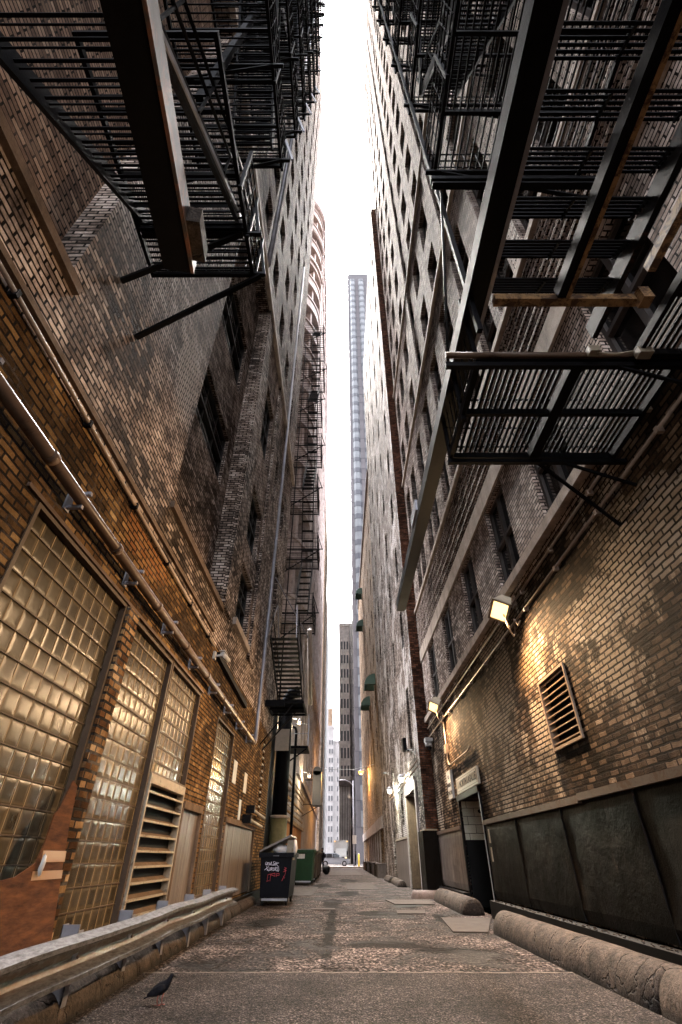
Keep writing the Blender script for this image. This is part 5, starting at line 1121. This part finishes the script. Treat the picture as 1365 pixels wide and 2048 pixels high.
# ================================================================ PEOPLE
def person(name, loc, pose, lb, facing=0.0, h_=1.75):
    J = {'pelvis': (0, 0, .95), 'chest': (0, 0, 1.25), 'neck': (0, 0, 1.48), 'head': (0, .01, 1.57), 'top': (0, .0, 1.72), 'nose': (0, .06, 1.62),
         'sl': (-.17, 0, 1.42), 'sr': (.17, 0, 1.42), 'el': (-.23, .02, 1.14), 'er': (.23, .02, 1.14), 'wl': (-.2, .12, .92), 'wr': (.2, .12, .92), 'hl': (-.19, .15, .84), 'hr': (.19, .15, .84),
         'pl': (-.09, 0, .88), 'pr': (.09, 0, .88), 'kl': (-.1, .02, .48), 'kr': (.11, .0, .48), 'al': (-.11, 0, .09), 'ar': (.12, 0, .09), 'tl': (-.12, .15, .04), 'tr': (.13, .15, .04)}
    J.update(pose)
    rad = dict(pelvis=.15, chest=.16, neck=.062, head=.085, top=.075, nose=.03, sl=.075, sr=.075, el=.05, er=.05, wl=.036, wr=.036, hl=.032, hr=.032, pl=.10, pr=.10, kl=.07, kr=.07, al=.048, ar=.048, tl=.035, tr=.035)
    E = [('pelvis', 'chest'), ('chest', 'neck'), ('neck', 'head'), ('head', 'top'), ('head', 'nose'), ('chest', 'sl'), ('chest', 'sr'), ('sl', 'el'), ('sr', 'er'), ('el', 'wl'), ('er', 'wr'), ('wl', 'hl'), ('wr', 'hr'), ('pelvis', 'pl'), ('pelvis', 'pr'), ('pl', 'kl'), ('pr', 'kr'), ('kl', 'al'), ('kr', 'ar'), ('al', 'tl'), ('ar', 'tr')]
    ks = list(J); me = bpy.data.meshes.new('body'); s_ = h_/1.75
    me.from_pydata([Vector(J[k])*s_ for k in ks], [(ks.index(a), ks.index(b)) for a, b in E], [])
    root = bpy.data.objects.new('person', None); COL.objects.link(root); root.location = loc; root.rotation_euler = (0, 0, facing); tag(root, lb, 'person', None)
    o = bpy.data.objects.new('body', me); COL.objects.link(o); o.parent = root; me.materials.append(M['cloth'])
    sk = o.modifiers.new('skin', 'SKIN'); sk.use_smooth_shade = True
    for i, k in enumerate(ks):
        v_ = me.skin_vertices[0].data[i]; v_.radius = (rad[k]*s_*(1.15 if k in ('chest', 'pelvis') else 1), rad[k]*s_*(.8 if k in ('chest', 'pelvis') else 1)); v_.use_root = (k == 'pelvis')
    ss = o.modifiers.new('sub', 'SUBSURF'); ss.levels = 1; ss.render_levels = 1
    def sub(name_, mb, mat): q = bpy.data.objects.new(name_, mb.mesh(name_, mat)); COL.objects.link(q); q.parent = root
    sub('face', MB().blob((0, .045*s_, 1.6*s_), (.07, .06, .09)), M['skin']); sub('hat', MB().blob((0, 0, 1.68*s_), (.11, .12, .07)), M['cloth'])
    for x in (-1, 1):
        hd = MB(); c_ = Vector(J['hl' if x < 0 else 'hr'])*s_; hd.blob(c_, (.025, .03, .045), 8, 6)
        for q in range(4): hd.tube([c_+Vector((0, -.02+.014*q, -.03)), c_+Vector((0, -.018+.016*q, -.085+.004*abs(q-1.5)))], .008, 5)
        hd.tube([c_+Vector((0, .03, 0)), c_+Vector((0, .055, -.035))], .009, 5); sub('hand', hd, M['skin'])
person('person', (-1.62, 50, 0), {'kl': (-.12, .08, .48), 'al': (-.13, .02, .09)}, 'person in dark clothes and cap standing beside the farthest dumpster', R(160))
person('person', (2.05, 82, 0), {'kr': (.12, .1, .48), 'ar': (.13, .16, .09), 'tr': (.13, .3, .05), 'al': (-.1, -.14, .09), 'tl': (-.1, .0, .04)}, 'person in black walking on the street corner beside the lamp post', R(70), 1.8)

# ================================================================ PIGEON
T = Thing('pigeon', (-1.59, 5.86, .012), 'dark grey pigeon walking on the paving near the crash barrier', 'pigeon'); T.r.scale = (.74, .74, .74)
px, py, pz = -1.59, 5.86, .012
mb = MB()
mb.tube([(px-.155, py-.03, pz+.085), (px-.12, py-.02, pz+.098), (px-.07, py-.01, pz+.120), (px-.01, py, pz+.145), (px+.04, py, pz+.17), (px+.07, py+.005, pz+.205), (px+.085, py+.005, pz+.235), (px+.095, py+.005, pz+.255), (px+.105, py+.005, pz+.262)],
        [.012, .028, .052, .062, .052, .034, .025, .022, .010], 14, True, .9)
mb.blob((px+.095, py+.005, pz+.25), (.026, .022, .023), 10, 8)
mb.box(-.19, -.10, -.022, .022, -.006, .006, lambda q: Vector((px+q.x*1.0, py+q.y*(1.0-(q.x+.1)*3), pz+.09+(q.x+.1)*.35+q.z)))
T.part('body', mb, M['pigeon'])
T.part('beak', MB().tube([(px+.118, py+.005, pz+.25), (px+.142, py+.005, pz+.243)], [.007, .002], 6), M['ledge'])
for s_, dx in ((-1, -.02), (1, .025)):
    T.part('wing', MB().tube([(px+.05, py+s_*.045, pz+.165), (px-.0, py+s_*.058, pz+.15), (px-.07, py+s_*.045, pz+.125), (px-.15, py+s_*.02, pz+.095)], [.02, .038, .03, .006], 8, True, .35), M['pigeon'])
    lg = MB().tube([(px+dx, py+s_*.02, pz+.1), (px+dx-.01, py+s_*.02, pz+.05), (px+dx, py+s_*.02, pz+.006)], [.010, .005, .004], 6)
    for a in (-.5, 0, .5, math.pi): lg.tube([(px+dx, py+s_*.02, pz+.005), (px+dx+.035*math.cos(a), py+s_*.02+.035*math.sin(a), pz+.003)], .003, 5)
    T.part('leg', lg, M['pinkleg'])

# ================================================================ VEHICLES AND STREET FURNITURE
T = Thing('car', (-.9, 87, .006), 'silver sport utility car passing the end of the alley', 'car')
cx0, cy0, cz = -.9, 87.0, .006; Wd = .9
def car_prof(pts, w0, w1, zmid):
    mb = MB(); n = len(pts)
    def wdt(z): return w0 if z < zmid else w0+(w1-w0)*(z-zmid)/(1.62-zmid)
    f = [(cx0+x, cy0-wdt(z), cz+z) for x, z in pts]; b = [(cx0+x, cy0+wdt(z), cz+z) for x, z in pts]
    mb.face(f); mb.face(b[::-1])
    for i in range(n): j = (i+1) % n; mb.face([f[i], f[j], b[j], b[i]][::-1])
    return mb
body = [(-2.25, .35), (-1.85, .3), (-1.8, .5), (-1.65, .66), (-1.4, .72), (-1.15, .66), (-1.0, .5), (-.95, .28), (.95, .28), (1.0, .5), (1.15, .66), (1.4, .72), (1.65, .66), (1.8, .5), (1.85, .3), (2.22, .36), (2.28, .6), (2.2, .86), (1.9, .98), (1.1, 1.06), (.55, 1.45), (.2, 1.6), (-1.3, 1.62), (-1.85, 1.5), (-2.2, 1.05), (-2.3, .8)]
T.part('body', car_prof(body, Wd, .68, 1.0), M['carpaint'])
gl = MB()
for s_ in (-1, 1):
    for pts in ([(.95, 1.08), (.5, 1.42), (.15, 1.53), (-.35, 1.54), (-.35, 1.06)], [(-.42, 1.06), (-.42, 1.54), (-1.2, 1.54), (-1.2, 1.06)], [(-1.27, 1.06), (-1.27, 1.53), (-1.7, 1.46), (-1.95, 1.12)]):
        q = [(cx0+x, cy0+s_*((Wd if z < 1.0 else Wd+(.68-Wd)*(z-1)/.62)+.008), cz+z) for x, z in pts]; gl.face(q)
T.part('window', gl, M['glass'])
for x in (-1.4, 1.4):
    for s_ in (-1, 1):
        w_ = T.part('wheel', MB().tube([(cx0+x, cy0+s_*.70, cz+.35), (cx0+x, cy0+s_*.90, cz+.35)], .345, 20), M['rubber']); T.part('rim', MB().tube([(cx0+x, cy0+s_*.89, cz+.35), (cx0+x, cy0+s_*.915, cz+.35)], .2, 14), M['steel'], parent=w_)
T.part('headlight', MB().box(cx0+2.05, cx0+2.26, cy0-.91, cy0-.6, cz+.72, cz+.86), M['white']); T.part('mirror', MB().blob((cx0+.75, cy0-1.0, cz+1.12), (.12, .1, .09)), M['carpaint'])
T = Thing('box_truck', (0, 106, .006), 'white box truck facing the alley behind the silver car', 'truck')
T.part('box', MB().box(-1.22, 1.22, 104.2, 110, .9, 3.55).box(-1.26, 1.26, 104.15, 104.2, 3.45, 3.62), M['white'])
mb = MB(); P = [(-1.0, 102.9), (1.0, 102.9), (1.0, 104.15), (-1.0, 104.15)]
mb.box(-1.0, 1.0, 102.2, 104.15, .45, 1.35); mb.box(-.98, .98, 102.75, 104.15, 1.351, 2.4, lambda q: Vector((q.x*(1-.05*(q.z-1.35)), q.y+(.35*(q.z-1.35) if q.y < 103 else 0), q.z))); T.part('cab', mb, M['white'])
def ws(x0, x1): return MB().face([(x0, 102.86, 1.55), (x1, 102.86, 1.55), (x1, 103.08, 2.25), (x0, 103.08, 2.25)])
T.part('windscreen', ws(-.9, -.06), M['glass']); T.part('windscreen', ws(.06, .9), M['glass']); T.part('bumper', MB().box(-1.05, 1.05, 102.1, 102.2, .4, .7), M['steel']); T.part('grille', MB().box(-.6, .6, 102.17, 102.199, .8, 1.2), M['frame'])
for x in (-.85, .85): T.part('headlight', MB().box(x-.13, x+.13, 102.16, 102.199, .85, 1.1), M['lampwarm'] if x > 0 else M['white']); T.part('wheel', MB().tube([(x-.13, 102.9, .42), (x+.13, 102.9, .42)], .41, 16), M['rubber']); T.part('wheel', MB().tube([(x-.13, 108.6, .42), (x+.13, 108.6, .42)], .41, 16), M['rubber']); T.part('mirror', MB().box(x*1.3-.08, x*1.3+.08, 103.0, 103.05, 1.5, 2.0), M['frame'])
for x in (-1.12, 1.12): T.part('marker_lamp', MB().box(x-.07, x+.07, 104.1, 104.149, 3.4, 3.5), M['lampamber'])
T = Thing('street_lamp', (1.78, 80, .13), 'grey street lamp post with a curved arm at the end of the alley', 'street lamp')
T.part('pole', MB().tube([(1.78, 80, .13), (1.78, 80, 10.3)], [.11, .06], 10), M['steel']); T.part('arm', MB().tube([(1.78, 80, 9.6), (1.3, 80, 10.1), (.7, 80, 10.35), (.15, 80, 10.4)], .045, 8), M['steel']); T.part('lamp_head', MB().blob((.05, 80, 10.35), (.35, .14, .08)), M['steel']); T.part('crossarm', MB().box(1.1, 1.75, 79.97, 80.03, 8.05, 8.11), M['steel']); T.part('box', MB().box(.95, 1.3, 79.9, 80.1, 8.11, 8.5), M['white']); T.part('sign', MB().box(1.6, 2.15, 79.86, 79.89, 2.6, 3.6), M['white'])
T = Thing('bollard', (2.35, 76.8, .13), 'yellow bollard with a pale cap at the street corner', 'bollard'); T.part('post', MB().tube([(2.35, 76.8, .13), (2.35, 76.8, 1.45)], .11, 12), M['yellow']); T.part('cap', MB().blob((2.35, 76.8, 1.46), (.115, .115, .09)), M['white'])
